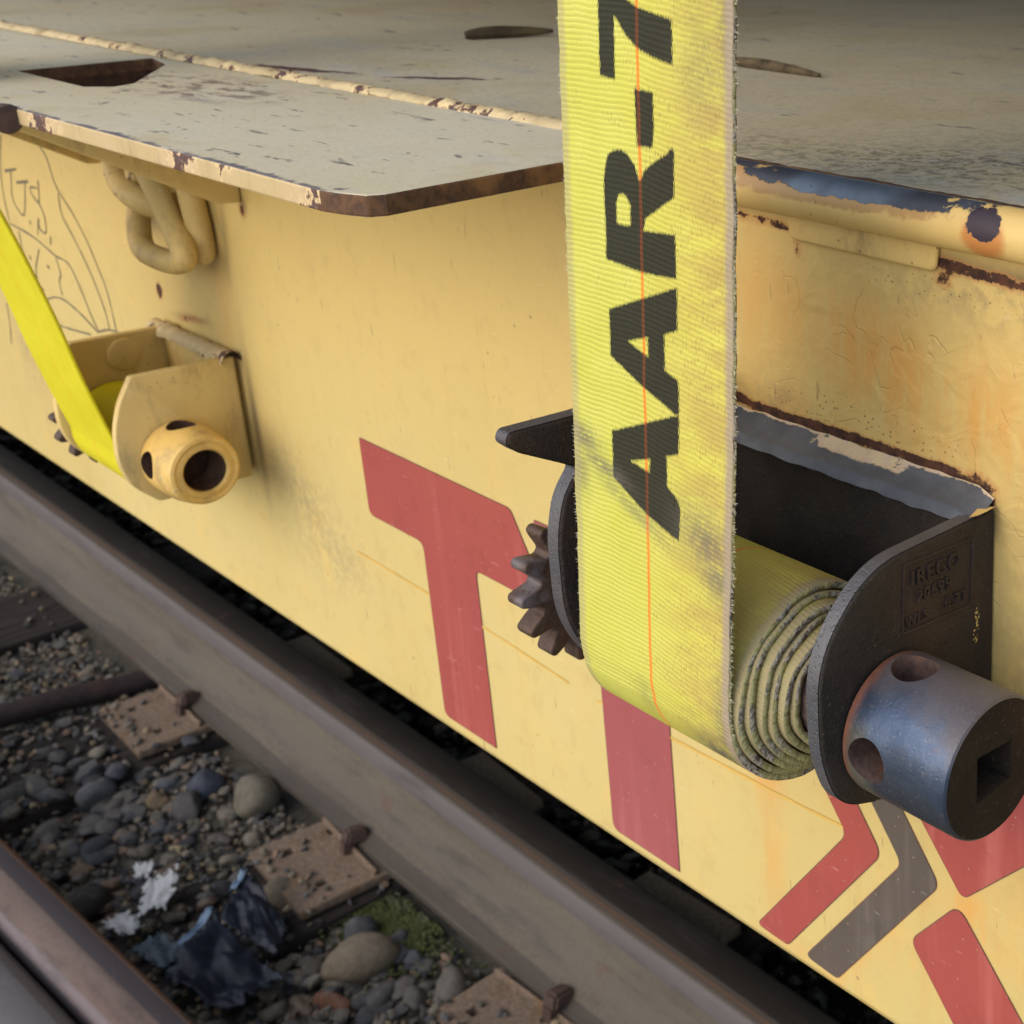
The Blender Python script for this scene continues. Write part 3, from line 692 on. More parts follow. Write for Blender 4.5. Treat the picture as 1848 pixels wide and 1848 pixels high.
a = sheet('panel', [(-1.765, .485, .000), (-1.635, .520, -.006), (-1.640, .602, -.006), (-1.812, .592, .022)], lambda s, t: .004 * math.sin(5 * s + 2 * t), M['blackplastic'], 'a', None, rag=.08, crumple=.010)
b_ = sheet('folded_flap', [(-1.800, .580, .016), (-1.690, .612, -.010), (-1.730, .652, -.006), (-1.860, .655, .034)], lambda s, t: .008 * math.sin(3 * s), M['blackplastic'], 'bb', None, rag=.07, crumple=.007)
c_ = sheet('blue_edge', [(-1.792, .520, .012), (-1.782, .530, .014), (-1.815, .596, .028), (-1.826, .588, .027)], lambda s, t: .004 * math.sin(9 * t), M['blueplastic'], 'ccc', None, n=14, rag=.12, crumple=.003)
d_ = sheet('blue_edge', [(-1.832, .618, .032), (-1.822, .622, .032), (-1.846, .652, .040), (-1.856, .648, .040)], lambda s, t: .002 * math.sin(9 * t), M['blueplastic'], 'd', None, n=12, rag=.12, crumple=.002)
for q in (a, b_, c_, d_): q.parent = pl; q.matrix_parent_inverse = Matrix.Translation(-pl.location)
PZ = lambda s, t: 0.0
sheet('paper_scrap', [(-1.998, .566, .006), (-1.905, .510, .002), (-1.886, .560, .004), (-1.962, .606, .008)], PZ, M['paper'], 'largest crumpled white paper scrap on the dark stones', 'paper scrap', group='white paper scraps', rag=.19)
sheet('paper_scrap', [(-2.032, .562, .006), (-1.992, .545, .006), (-1.984, .575, .008), (-2.018, .590, .008)], PZ, M['paper'], 'small white paper scrap above the largest one', 'paper scrap', n=20, group='white paper scraps', rag=.2, crumple=.003)
sheet('paper_scrap', [(-1.940, .480, .002), (-1.882, .482, .000), (-1.876, .520, .004), (-1.936, .518, .006)], PZ, M['paper'], 'white paper scrap nearest the rust pink rail', 'paper scrap', n=26, group='white paper scraps', rag=.17)
sheet('plastic_scrap', [(-1.862, .486, -.002), (-1.775, .498, -.004), (-1.795, .545, .000), (-1.858, .532, .002)], PZ, M['greyplastic'], 'grey plastic scrap between the paper and the black sheet', 'plastic scrap', n=24, rag=.12, crumple=.004)

# ================================================================== FLATCAR
car = thing('flatcar', (0, YW, ZB), 'yellow flatcar side and deck with large red and brown letters', 'flatcar')
# side sill: dense grid front face, plus body behind
xs = np.concatenate([np.linspace(-6, -2.6, 30)[:-1], np.linspace(-2.6, .05, 800), np.linspace(.05, 2.0, 20)[1:]]); zs = np.linspace(ZB, 1.2325, 150)
X, Z = np.meshgrid(xs, zs); Pn = np.stack([X, np.full_like(X, YW), Z], -1)
me = grid_mesh('side_sill', Pn)
rust = np.maximum(blobs(X, Z, [
    (-1.2455, 1.0454, .008, .009, -20, .85), (-.372, 1.116, .012, .008, 0, .8), (-.540, 1.205, .006, .004, 0, .75),
    (-1.062, 1.139, .006, .008, 0, .7), (-1.19, 1.032, .04, .005, 8, .55), (-.480, 1.206, .005, .008, 0, .62), (-.392, 1.205, .008, .006, 0, .62)]),
    seglines(X, Z, [(-.560, 1.125), (-.505, 1.1185), (-.46, 1.1195), (-.415, 1.119), (-.385, 1.1185), (-.366, 1.110)], .0042, .80))
rust = np.maximum(rust, seglines(X, Z, [(-.395, 1.2115), (-.36, 1.2095), (-.2, 1.2085), (.3, 1.2085)], .0045, .70))
rust = np.maximum(rust, seglines(X, Z, [(-.60, 1.2155), (-.52, 1.2145), (-.484, 1.2125)], .0035, .62))
set_attr(me, 'rust', rust)
set_attr(me, 'bleed', np.maximum.reduce([blobs(X, Z, [(-.518, .915, .013, .034, 0, 1.0), (-.515, .855, .010, .05, 0, .55), (-.375, .893, .014, .016, 0, 1.0), (-.362, .880, .03, .012, -20, .6),
    (-1.55, .90, .05, .05, 0, .45), (-.43, 1.160, .045, .026, -15, 1.1), (-.38, 1.145, .05, .03, 0, .9), (-.50, 1.175, .05, .03, 0, .6), (-1.118, 1.05, .014, .05, 0, .45), (-.37, .93, .05, .06, 0, .35), (-.50, 1.112, .08, .03, 0, .45),
    (-.46, .955, .04, .05, 0, .35), (-.41, .84, .05, .03, 0, .3)]), seglines(X, Z, [(-.5295, .797), (-.466, .797), (-.394, .894)], .006, .4)]))
set_attr(me, 'dirt', blobs(X, Z, [(-1.02, .912, .075, .030, -25, .45), (-1.00, .885, .06, .030, 0, .42), (-1.16, .935, .03, .02, 0, .4), (-.865, .990, .03, .02, 0, .12), 
    (-.50, 1.125, .02, .012, 0, .5), (-.30, 1.02, .08, .08, 0, .5), (-.33, 1.2, .1, .012, 0, .7), (-1.62, .93, .03, .06, 10, .5)]))
shade_grime = np.maximum(blobs(X, Z, [(-1.100, .965, .006, .052, 0, .85), (-1.06, 1.142, .005, .006, 0, .9), (-1.101, 1.112, .006, .030, -8, .5), (-1.133, 1.093, .010, .010, 0, .6), (-1.108, 1.125, .004, .03, 15, .45), (-1.232, 1.108, .014, .012, 0, .8), (-1.19, 1.112, .02, .012, 0, .5), (-1.19, 1.0325, .03, .003, 5, .7), (-.366, 1.105, .006, .012, 25, .95)]),
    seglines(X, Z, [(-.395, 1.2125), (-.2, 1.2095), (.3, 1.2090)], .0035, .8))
set_attr(me, 'shade_grime', shade_grime)  # contact shade painted beside ring and far bracket and below edge bar, with dirt
set_attr(me, 'spots', blobs(X, Z, [(-.44, 1.128, .09, .018, -2, .62), (-.40, 1.20, .10, .012, 0, .5), (-.37, .86, .05, .05, 0, .30)]))
set_attr(me, 'wrinkle', np.clip(blobs(X, Z, [(-.8, 1.0, .9, .5, 0, .16), (-.36, 1.13, .16, .10, 0, 1.0), (-.45, 1.19, .08, .03, 0, .8), (-.28, 1.05, .06, .12, 0, 1.0), (-.25, .90, .12, .1, 0, .6)]), 0, 1))
o = link('side_sill', me, M['side'], car, smooth=60)
o.modifiers.new('solid', 'SOLIDIFY').thickness = .012; o.modifiers[0].offset = -1
# make sure the front faces the viewer (-Y)
if me.polygons[0].normal.y > 0:
    me.flip_normals()

# deck
slot = [(-1.1688, .3612), (-1.1697, .4560), (-1.1223, .4460), (-1.0309, .3866), (-1.0250, .3720), (-1.0405, .3590)]
xs = np.concatenate([np.linspace(-6, -3, 14)[:-1], np.linspace(-3, .4, 500), np.linspace(.4, 2.0, 8)[1:]]); ys = np.concatenate([np.linspace(.4605, 1.7, 190), np.linspace(1.7, 3.4, 12)[1:]])
X, Y = np.meshgrid(xs, ys); me = grid_mesh('deck_plate', np.stack([X, Y, np.full_like(X, ZD - .0009)], -1))
set_attr(me, 'dirt', blobs(X, Y, [(-.42, .52, .16, .045, 18, 1.0), (-.30, .60, .20, .05, 15, .8), (-.55, .50, .10, .03, 0, .6)]))
set_attr(me, 'blue', blobs(X, Y, [(-.33, .482, .05, .012, 10, 1.0), (-.28, .475, .05, .006, -20, .9), (-1.0, .52, .12, .03, 0, .5)]))
set_attr(me, 'rust', np.maximum(blobs(X, Y, [(-1.02, .495, .10, .012, 12, .80), (-.90, .53, .08, .012, 30, .72), (-1.32, .53, .05, .008, 0, .62), (-.86, .478, .05, .005, 0, .85), (-1.05, .62, .06, .010, 35, .62), (-1.17, .490, .012, .006, 0, .8), (-1.125, .484, .012, .004, 0, .7),
    (-.62, .485, .05, .006, 12, .5), (-1.28, .74, .05, .008, 30, .5), (-1.10, .78, .04, .006, 30, .55), (-.50, .63, .01, .006, 0, .5)]), 0))
link('deck_plate', me, M['deck'], car, smooth=60)
link('deck_underside', box('deck_underside', -6, 2, .472, 3.4, ZD - .012, ZD - .003), M['under'], car)
# side plate (stake plate) with its slot
def stake_plate():
    out = [(-3.2, .2956), (-.6060, .2956), (-.5960, .2975), (-.5800, .3030), (-.5762, .3100), (-.5797, .4045), (-.5800, .4585), (-3.2, .4585)]
    nx, ny = 620, 46
    xs = np.linspace(-2.2, -.578, nx); 
    # top sheet as a fine grid, cut to the outline by clamping the end columns
    bm = bmesh.new(); vs = [bm.verts.new((q[0], q[1], ZD)) for q in out]; hv = [bm.verts.new((q[0], q[1], ZD)) for q in slot]
    e1 = [bm.edges.new((vs[i], vs[(i + 1) % len(vs)])) for i in range(len(vs))]; e2 = [bm.edges.new((hv[i], hv[(i + 1) % len(hv)])) for i in range(len(hv))]
    bmesh.ops.triangle_fill(bm, use_beauty=True, edges=e1 + e2)
    r = bmesh.ops.extrude_face_region(bm, geom=bm.faces[:])
    for v in [e for e in r['geom'] if isinstance(e, bmesh.types.BMVert)]: v.co.z = ZD - .0098
    bmesh.ops.recalc_face_normals(bm, faces=bm.faces)
    for f in bm.faces:
        n_ = f.normal; c = f.calc_center_median()
        if abs(n_.z) > .5: f.material_index = 0
        elif c.y < .2965 and c.x < -.61: f.material_index = 1
        else: f.material_index = 2
    me = bpy.data.meshes.new('stake_plate'); bm.to_mesh(me); bm.free(); return me
M['deckp'] = M['deck']
t = NT('stake_plate_paint')
sp = link('stake_plate', stake_plate(), [None], car) if False else None
def mat_stake():
    t = NT('stake_plate_paint'); p = t.obj(); s_ = t.sep(p)
    n1 = t.noise(p, 3.2, 4, .6); n2 = t.noise(t.map(p, (10, 26, 1)), 1, 5, .65); nf = t.noise(p, 260, 4, .7); nm = t.noise(p, 14, 4, .6)
    c = t.mix(t.ramp(n1, .35, .65), (.62, .54, .36), (.66, .60, .44)); c = t.mix(t.math('MULTIPLY', t.ramp(n2, .5, .75), .5), c, (.52, .52, .48))
    c = t.mix(t.math('MULTIPLY', t.ramp(nm, .52, .66), .45), c, (.55, .46, .25)); c = t.mix(t.math('MULTIPLY', t.ramp(nf, .5, .72), .22), c, (.24, .21, .16))
    for k, (rz, sc, th, f) in enumerate(((-14, (30, 120, 1), .66, .8), (8, (18, 95, 1), .665, .7), (30, (40, 70, 1), .68, .7))):
        q = t.noise(t.map(p, sc, (k * 7, k * 3, 0), (0, 0, R(rz))), 1, 3, .6); c = t.mix(t.math('MULTIPLY', t.ramp(q, th, th + .045), f), c, (.075, .07, .085))
    # rusty scrape right of the slot
    d = t.math('ADD', t.math('MULTIPLY', t.math('ADD', s_[0], .985), 9), 0); e = t.math('MULTIPLY', t.math('ADD', s_[1], -.405), 26)
    r2 = t.math('ADD', t.math('MULTIPLY', d, d), t.math('MULTIPLY', e, e))
    m = t.math('MULTIPLY', t.ramp(r2, 1.6, 0), t.ramp(t.noise(t.map(p, (40, 110, 1)), 1, 6, .7), .46, .60)); c = t.mix(t.math('MULTIPLY', m, .8), c, (.13, .065, .06))
    # worn strip along the front lip
    m2 = t.math('MULTIPLY', t.ramp(t.math('ADD', s_[1], t.math('MULTIPLY', t.math('SUBTRACT', t.noise(p, 60, 5, .7), .5), .016)), .3000, .2968), .9)
    c = t.mix(m2, c, (.10, .09, .115))
    return t.fin(c, t.math('ADD', .5, t.math('MULTIPLY', n2, .2)), 0, t.bump(t.math('ADD', nf, n2), .3, .0007), .4)
M['stake'] = mat_stake()
sp = link('stake_plate', stake_plate(), [M['stake'], M['edge'], M['edge_rust']], car)
bv = sp.modifiers.new('bevel', 'BEVEL'); bv.width = .0012; bv.segments = 2; bv.limit_method = 'ANGLE'; bv.angle_limit = R(40)
# pocket walls below the slot
vs = [(x, y, z) for z in (ZD - .0095, ZD - .024) for (x, y) in slot]; n_ = len(slot)
pk = link('stake_pocket', mesh('stake_pocket', vs, [(i, (i + 1) % n_, n_ + (i + 1) % n_, n_ + i) for i in range(n_)]), M['slot_rust'], car)
m_ = pk.modifiers.new('solid', 'SOLIDIFY'); m_.thickness = .006; m_.offset = 1

# weld bead along the seam
def bead(name, x0, x1, fy, fz, w, h, n, mat, seed, k=10, amp=.5):
    P = np.zeros((n, k, 3)); 
    for i in range(n):
        x = x0 + (x1 - x0) * i / (n - 1); a = 1 + amp * mnoise.noise((x * 60, seed, 0)) + amp * .6 * mnoise.noise((x * 220, seed, 5)); c = .0016 * mnoise.noise((x * 35, seed, 9))
        for j in range(k):
            t = math.pi * j / (k - 1); P[i, j] = (x, fy(x) + c - math.cos(t) * w * (1 + .3 * mnoise.noise((x * 90, j * .4, seed))), fz(x) + math.sin(t) * h * a - .0006)
    return link(name, grid_mesh(name, P), mat, car, smooth=70)
bead('weld_seam', -3.2, -.580, lambda x: .4630 + .012 * max(0, (-x - .66)) * 1.0, lambda x: ZD, .0065, .0042, 1500, M['bead'], 3)
bead('weld_seam', -.578, 2.0, lambda x: .4648, lambda x: ZD - .0015, .0035, .0016, 700, M['edge_rust'], 8)
# round edge bar, lap strip below it
ns = 300; prof = 20; P = np.zeros((ns, prof + 1, 3)); xs = np.linspace(-.588, 2.0, ns)
for i, x in enumerate(xs):
    for j in range(prof + 1):
        a = 2 * math.pi * j / prof; r = .0107 * (1 + .012 * mnoise.noise((x * 14, j, 0))); P[i, j] = (x, .4520 - r * math.sin(a), 1.2314 + r * math.cos(a))
me = grid_mesh('edge_bar', P); fixn(me)
def mat_bar():
    t = NT('edge_bar_paint2'); p = t.obj(); s_ = t.sep(p)
    n1 = t.noise(p, 12, 4, .6); n2 = t.noise(p, 75, 6, .7); nf = t.noise(p, 300, 3, .6)
    c = t.mix(t.ramp(n1, .35, .65), (.68, .47, .165), (.75, .55, .21))
    x, z = s_[0], s_[2]
    def patch(x0, z0, rx, rz, th, soft=.25, nz=1.3):
        d = t.math('DIVIDE', t.math('SUBTRACT', x, x0), rx); e = t.math('DIVIDE', t.math('SUBTRACT', z, z0), rz)
        q = t.math('ADD', t.math('MULTIPLY', d, d), t.math('MULTIPLY', e, e)); q = t.math('ADD', q, t.math('MULTIPLY', t.math('SUBTRACT', n2, .5), nz * 2.4)); return t.ramp(q, th + soft, th - soft)
    rb = patch(-.455, 1.2375, .075, .0062, 1.0, .3); c = t.mix(t.math('MULTIPLY', rb, .5), c, (.30, .10, .04))
    bp = patch(-.435, 1.2402, .066, .0044, 1.0, .12); c = t.mix(bp, c, t.mix(t.ramp(n1, .4, .6), (.06, .065, .085), (.15, .20, .26)))
    b3 = patch(-.535, 1.2425, .05, .0022, 1.0, .12); c = t.mix(b3, c, (.055, .055, .07))
    hb = patch(-.3585, 1.2300, .0105, .0095, 1.0, .5, .5); c = t.mix(t.math('MULTIPLY', hb, .85), c, (.55, .20, .05))
    b2 = patch(-.3585, 1.2358, .0080, .0062, 1.0, .10, 1.4); c = t.mix(b2, c, (.045, .032, .045))
    sp = t.math('MULTIPLY', t.ramp(t.voro(p, 180), .16, .08), t.ramp(n1, .5, .62)); c = t.mix(t.math('MULTIPLY', sp, .9), c, (.08, .04, .025))
    bk = t.ramp(s_[1], .4560, .4605); c = t.mix(bk, c, (.10, .05, .04))
    h = t.math('SUBTRACT', t.math('MULTIPLY', nf, .25), t.math('MAXIMUM', bp, b2))
    return t.fin(c, t.math('ADD', .38, t.math('MULTIPLY', nf, .2)), t.math('MULTIPLY', bp, .3), t.bump(h, .5, .0008), .45)
link('edge_bar', me, mat_bar(), car, smooth=60)
o = link('lap_strip', prism('lap_strip', rpoly([(-.4838, 1.2235), (-.4825, 1.2085), (-.440, 1.2082), (-.3945, 1.2080), (-.3925, 1.2235)], [.0, .004, 0, .004, 0]), 'Y', .4545, .4579), M['bar'], car, bevel=.0024, seg=3)

# gussets under the stake plate
for gx in (-1.0665, -1.306, -1.62, -2.0):
    link('gusset', prism('gusset', [(.3045, ZD - .0105), (.3045, ZD - .016), (.4405, 1.1470), (.4565, 1.1455), (.4572, 1.1520), (.4572, ZD - .0105)], 'X', gx, gx + .0075), M['yel'], car, bevel=.0012)
# stub bar welded to the sill beside the ring
link('stub_bar', sweep('stub_bar', spline([(-1.140, .4500, 1.200), (-1.1296, .4490, 1.1685), (-1.1240, .4480, 1.1446), (-1.1195, .4480, 1.1201), (-1.1195, .4480, 1.1015), (-1.1240, .4490, 1.0925)], 6), [.0092] * 26 + [.0088, .0078, .0062, .0040, .0015], n=18), M['ringp'], car, smooth=60)
# end of a pin on the plate's front lip
kn = link('pin_end', lathe_x('pin_end', [(-1.06, .0060), (-.9790, .0060), (-.9785, .0085), (-.9720, .0088), (-.9700, .0078), (-.9697, .004)], .2905, 1.2345, 32), M['spike'], car, smooth=40)

# lettering
def letter(pts, rad, mat, label=None):
    ar = sum(pts[i - 1][0] * pts[i][1] - pts[i][0] * pts[i - 1][1] for i in range(len(pts))); SG = -1 if ar > 0 else 1
    rp_ = rpoly(pts, rad); n_ = len(rp_); ol = []
    for i_ in range(n_):
        a_ = Vector(rp_[i_ - 1]); b2 = Vector(rp_[(i_ + 1) % n_]); t_ = (b2 - a_).normalized(); ol.append((rp_[i_][0] - t_.y * SG * .0006, rp_[i_][1] + t_.x * SG * .0006))
    q_ = link('letter_edge', fill2d('letter_edge', ol, lambda q: (q[0], YW - .0003, q[1])), M['ledge'], car)
    if q_.data.polygons[0].normal.y > 0: q_.data.flip_normals()
    o = link('letter', fill2d('letter', rpoly(pts, rad), lambda q: (q[0], YW - .0005, q[1])), mat, car)
    if o.data.polygons[0].normal.y > 0: o.data.flip_normals()
    if label: o['label'] = label
    return o
ZT, ZL, ZM, ZC = .9956, .7990, .8967, .9372
letter([(-.9315, ZT), (-.9315, ZC), (-.8602, ZC), (-.8602, ZL + .002), (-.7955, ZL + .002), (-.7955, ZC), (-.7110, ZC), (-.7461, ZT)], [.002, .006, .008, .006, .001, .006, .003, .004], M['red'], 'left red letter T')
letter([(-.7220, ZT), (-.6870, ZC), (-.6645, ZC), (-.6645, ZL), (-.6000, ZL), (-.6000, ZC), (-.540, ZC), (-.575, ZT)], [.004, .003, .008, .006, .001, .008, .004, .004], M['pink'], 'second red letter T, faded pink')
letter([(-.5300, ZL), (-.5055, ZL - .001), (-.4320, ZM - .001), (-.5055, ZT), (-.5300, ZT), (-.4560, ZM - .001)], [.004, .003, .007, .003, .004, .007], M['red'], 'red chevron')
letter([(-.4905, ZL), (-.4663, ZL - .0015), (-.3932, ZM), (-.4663, ZT), (-.4905, ZT), (-.4175, ZM)], [.005, .003, .006, .003, .005, .006], M['brown'], 'brown chevron')
letter([(-.3780, ZM + .0005), (-.4580, ZT), (-.4060, ZT), (-.3700, .9560), (-.3330, ZT), (-.2830, ZT)], [.005, .003, .003, .006, .003, .003], M['red'], 'upper red piece of the X')
letter([(-.3805, .8915), (-.4118, .8535), (-.3680, ZL), (-.3010, ZL)], [.008, .006, .004, .004], M['red'], 'lower red leg of the X')
# ribbons: marker scribbles and guide line, laid on the paint
def ribbon(verts, faces, pts, w, off=.0004, seed=0):
    pts = spline([Vector((p[0], 0, p[1])) for p in pts], 7) if len(pts) > 2 else [Vector((p[0], 0, p[1])) for p in pts]
    b = len(verts); N = len(pts)
    for i, p in enumerate(pts):
        t = (pts[min(N - 1, i + 1)] - pts[max(0, i - 1)]).normalized(); n_ = Vector((-t.z, 0, t.x)); ww = w * (.75 + .5 * mnoise.noise((p.x * 90, p.z * 90, seed)))
        for s_ in (-1, 1): verts.append((p.x + n_.x * ww * s_, YW - off, p.z + n_.z * ww * s_))
    for i in range(N - 1): faces.append((b + 2 * i, b + 2 * i + 1, b + 2 * i + 3, b + 2 * i + 2))
GRAF = [[[-1.5603,1.1408],[-1.5798,1.112],[-1.5909,1.0811],[-1.5908,1.0523]],[[-1.4673,1.1455],[-1.4494,1.1318],[-1.4431,1.1125],[-1.4325,1.1012],[-1.4124,1.0871],[-1.3909,1.066],[-1.3788,1.0478],[-1.3673,1.0284],[-1.3632,1.0099],[-1.3617,0.9885]],[[-1.4378,1.1016],[-1.44,1.0821],[-1.4239,1.0651],[-1.4063,1.0464],[-1.3905,1.0243],[-1.38,1.0024],[-1.3776,0.9853]],[[-1.5713,1.1051],[-1.5381,1.1109]],[[-1.5543,1.1072],[-1.5663,1.0821],[-1.5591,1.0706],[-1.5424,1.0673],[-1.5222,1.0991]],[[-1.5447,1.0973],[-1.5127,1.1025]],[[-1.4848,1.1072],[-1.4889,1.0947],[-1.4959,1.085],[-1.5098,1.0919],[-1.508,1.0977],[-1.491,1.0988]],[[-1.4959,1.085],[-1.4873,1.0741],[-1.4926,1.0568],[-1.5077,1.0589],[-1.5055,1.0682],[-1.5168,1.0508]],[[-1.5915,1.051],[-1.556,1.0494],[-1.5213,1.0456],[-1.4814,1.0374],[-1.4488,1.0339],[-1.4295,1.0118],[-1.4175,0.9919],[-1.4056,0.9775]],[[-1.5681,1.0476],[-1.5704,1.0356],[-1.569,1.0219]],[[-1.522,1.0364],[-1.542,1.0148],[-1.5459,1.0025]],[[-1.4795,1.0354],[-1.4761,1.0203],[-1.484,1.011],[-1.4834,0.9987]],[[-1.5348,0.984],[-1.5061,0.9922],[-1.4787,0.9938],[-1.4422,0.9871],[-1.4086,0.9769]],[[-1.5097,0.9636],[-1.482,0.9656],[-1.4282,0.9707]],[[-1.4086,0.9769],[-1.3835,0.9842],[-1.3582,0.9876]],[[-1.6562,0.9584],[-1.6619,0.9322],[-1.671,0.9115]],[[-1.553,1.0251],[-1.5505,1.0215]],[[-1.5087,1.0227],[-1.5035,1.0213]],[[-1.5377,0.9952],[-1.5316,0.9951]],[[-1.5299,1.0635],[-1.5314,1.0588]],[[-1.4818,1.0551],[-1.4859,1.0467]]]
vs, fs = [], []
for k, p in enumerate(GRAF): ribbon(vs, fs, p, .0019 if k in (3, 5, 16, 17) else .0011, .0004 + k * .00001, k)
link('scribble', mesh('scribble', vs, fs), M['chalk'], car)['label'] = 'grey marker scribble of a face at the left'
vs, fs = [], []
ribbon(vs, fs, [(-.96, .8985), (-.857, .8967), (-.78, .8945), (-.70, .8900)], .0011, .00046); ribbon(vs, fs, [(-.67, .8892), (-.60, .8931), (-.51, .8965), (-.45, .9000)], .0011, .00047)
link('guide_line', mesh('guide_line', vs, fs), M['crease'], car)['label'] = 'faint ochre guide line crossing the letters'

# underframe, hidden far side
link('center_sill', box('center_sill', -6, 2, 1.55, 1.95, .42, 1.22), M['under'], car)
link('far_sill', box('far_sill', -6, 2, 3.38, 3.40, .55, 1.2255), M['side'], car)
for k, cx_ in enumerate((-4.4, -2.7, -1.0, .7)):
    link('cross_bearer', box('cross_bearer', cx_ - .06, cx_ + .06, .475, 1.548, .93, 1.222), M['under'], car)

# wood slivers on the deck
def sliver(pts, r, label):
    P_ = spline(pts, 6); n_ = len(P_); o = link('wood_sliver', sweep('wood_sliver', P_, [r * (.25 + .75 * math.sin(math.pi * (.12 + .86 * i / (n_ - 1)))) for i in range(n_)], n=8), M['sliver'], smooth=40)
    tag(o, label, 'wood sliver', 'wood slivers lying on the deck')
sliver([(-1.092, .675, ZD + .003), (-1.080, .700, ZD + .004), (-1.062, .740, ZD + .003)], .0055, 'dark wood sliver on the deck left of the near strap')
sliver([(-.800, .6990, ZD + .002), (-.750, .6940, ZD + .003), (-.6976, .6900, ZD + .001)], .0038, 'pale thin wood sliver on the deck right of the near strap')

# inferred load above, out of view; crate on bunks shaped to shade the deck
CB, CT_, CF = 1.615, 2.60, .416
o = link('unseen_crate', box('unseen_crate', -7.5, 1.3, CF, 2.75, CB, CT_), M['load'], bevel=.006); tag(o, 'unseen grey cargo crate strapped above the deck, shaped to shade it', 'crate')
for cx_, lb_ in ((-4.8, 'farthest added timber bunk under the unseen grey cargo crate'), (-2.95, 'middle added timber bunk under the unseen grey cargo crate'), (.98, 'nearest added timber bunk under the unseen grey cargo crate')):
    o = link('added_timber_bunk', box('added_timber_bunk', cx_ - .12, cx_ + .12, .60, 2.6, ZD, CB), M['tie'], bevel=.006); tag(o, lb_, 'timber bunk', 'added timber bunks under the unseen cargo crate')

# ================================================================== TIE-DOWN RING
rt = thing('tie_down_ring', (-1.17, .44, 1.16), 'thick yellow steel ring hanging under the stake plate', 'ring')
rp = [(-1.2060, .4480, 1.1900), (-1.1950, .4440, 1.1700), (-1.1818, .4410, 1.1592), (-1.1590, .4380, 1.1413), (-1.1364, .4350, 1.1238), (-1.1160, .4320, 1.1090), (-1.1110, .4300, 1.1005), (-1.1242, .4290, 1.0954),
      (-1.1555, .4300, 1.0930), (-1.1860, .4320, 1.0932), (-1.2025, .4350, 1.0985), (-1.2100, .4390, 1.1122), (-1.2128, .4430, 1.1267), (-1.2165, .4470, 1.1450), (-1.2200, .4490, 1.1700), (-1.2150, .4490, 1.1880)]
o = link('loop', sweep('loop', spline(rp, 6, True), .0090, True, 20), M['ringp'], smooth=60); o.parent = rt; o.matrix_parent_inverse = Matrix.Translation(-rt.location)
o = link('hook_bend', sweep('hook_bend', spline([(-1.263, .4500, 1.215), (-1.2600, .4490, 1.1800), (-1.2522, .4450, 1.1540), (-1.2303, .4400, 1.1395), (-1.1990, .4385, 1.1325), (-1.1760, .4440, 1.1290), (-1.1650, .4520, 1.1290)], 6), .0105, n=20), M['ringp'], smooth=60)
o.parent = rt; o.matrix_parent_inverse = Matrix.Translation(-rt.location)

# ================================================================== WINCHES
def text_mesh(name, s_, size, extr, mat, parent, mw):
    cu = bpy.data.curves.new(name, 'FONT'); cu.body = s_; cu.size = size; cu.extrude = extr; cu.bevel_depth = .00016; cu.align_x = 'LEFT'; cu.space_character = 1.15
    to = bpy.data.objects.new('tmp', cu); COL.objects.link(to); dg = bpy.context.evaluated_depsgraph_get()
    me = bpy.data.meshes.new_from_object(to.evaluated_get(dg)); bpy.data.objects.remove(to, do_unlink=True); me.name = name
    me.transform(mw); return link(name, me, mat, parent, smooth=40)
def gear_mesh(name, x0, x1, cy, cz, n, ro, ri, ph):
    pts = []
    for k in range(n):
        a = ph + 2 * math.pi * k / n; d = 2 * math.pi / n
        for (f, r) in ((-.5, ri), (-.36, ri + .0008), (-.20, (ri * .35 + ro * .65)), (-.13, ro - .0007), (-.05, ro), (.05, ro), (.13, ro - .0007), (.20, (ri * .35 + ro * .65)), (.36, ri + .0008)):
            pts.append((cy + r * math.cos(a + f * d), cz + r * math.sin(a + f * d)))
    return prism(name, pts, 'X', x0, x1)

def arm_outline(cy, cz, back, top, bot, front, yc, rt_, rb):
    return rpoly([(back, top), (yc, top), (front, cz + .045), (front, cz - .008), (cy - .022, bot + .004), (cy + .004, bot), (back, bot)], [0, rt_, .02, .03, .012, .006, 0], 8)

# ---- near winch
CY, CZ = .3893, 1.0370
w1 = thing('strap_winch', (-.45, YW, 1.04), 'dark steel strap winch in the foreground holding the printed strap', 'winch', 'winches welded on the side sill')
def L(name, me, mat, smooth=None, bevel=None, seg=2, lab=None, parent=w1):
    o = link(name, me, mat, parent, smooth, bevel, seg)
    if lab: o['label'] = lab
    return o
XO, XI = -.3618, -.3705
arm = rpoly([(.4575, 1.1085), (.3790, 1.1085), (.3497, 1.0800), (.3500, 1.0350), (.3600, 1.0080), (.3900, .9965), (.4575, .9900)], [0, .024, .030, .022, .022, .02, 0], 9)
L('side_plate', prism('side_plate', arm, 'X', XI, XO), M['iron'], bevel=.0016, seg=3)
# scuffed rim strip, lighter steel painting in its lit edge
def rim(name, outline, x0, x1, off, mat, closed=False, parent=w1):
    n_ = len(outline); vs = []; fs = []
    for i, q in enumerate(outline):
        a = Vector(outline[max(0, i - 1)]); b = Vector(outline[min(n_ - 1, i + 1)]); t = (b - a).normalized(); nn = Vector((t.y, -t.x))
        p = Vector(q) - nn * off * RIMS
        vs += [(x0, p.x, p.y), (x1, p.x, p.y)]
    for i in range(n_ - 1): fs.append((2 * i, 2 * i + 1, 2 * i + 3, 2 * i + 2))
    return L(name, mesh(name, vs, fs), mat, smooth=60, parent=parent)
RIMS = -1
rim('lit_rim', arm[0:44], XI + .0012, XO - .0012, .00035, M['irontop'])
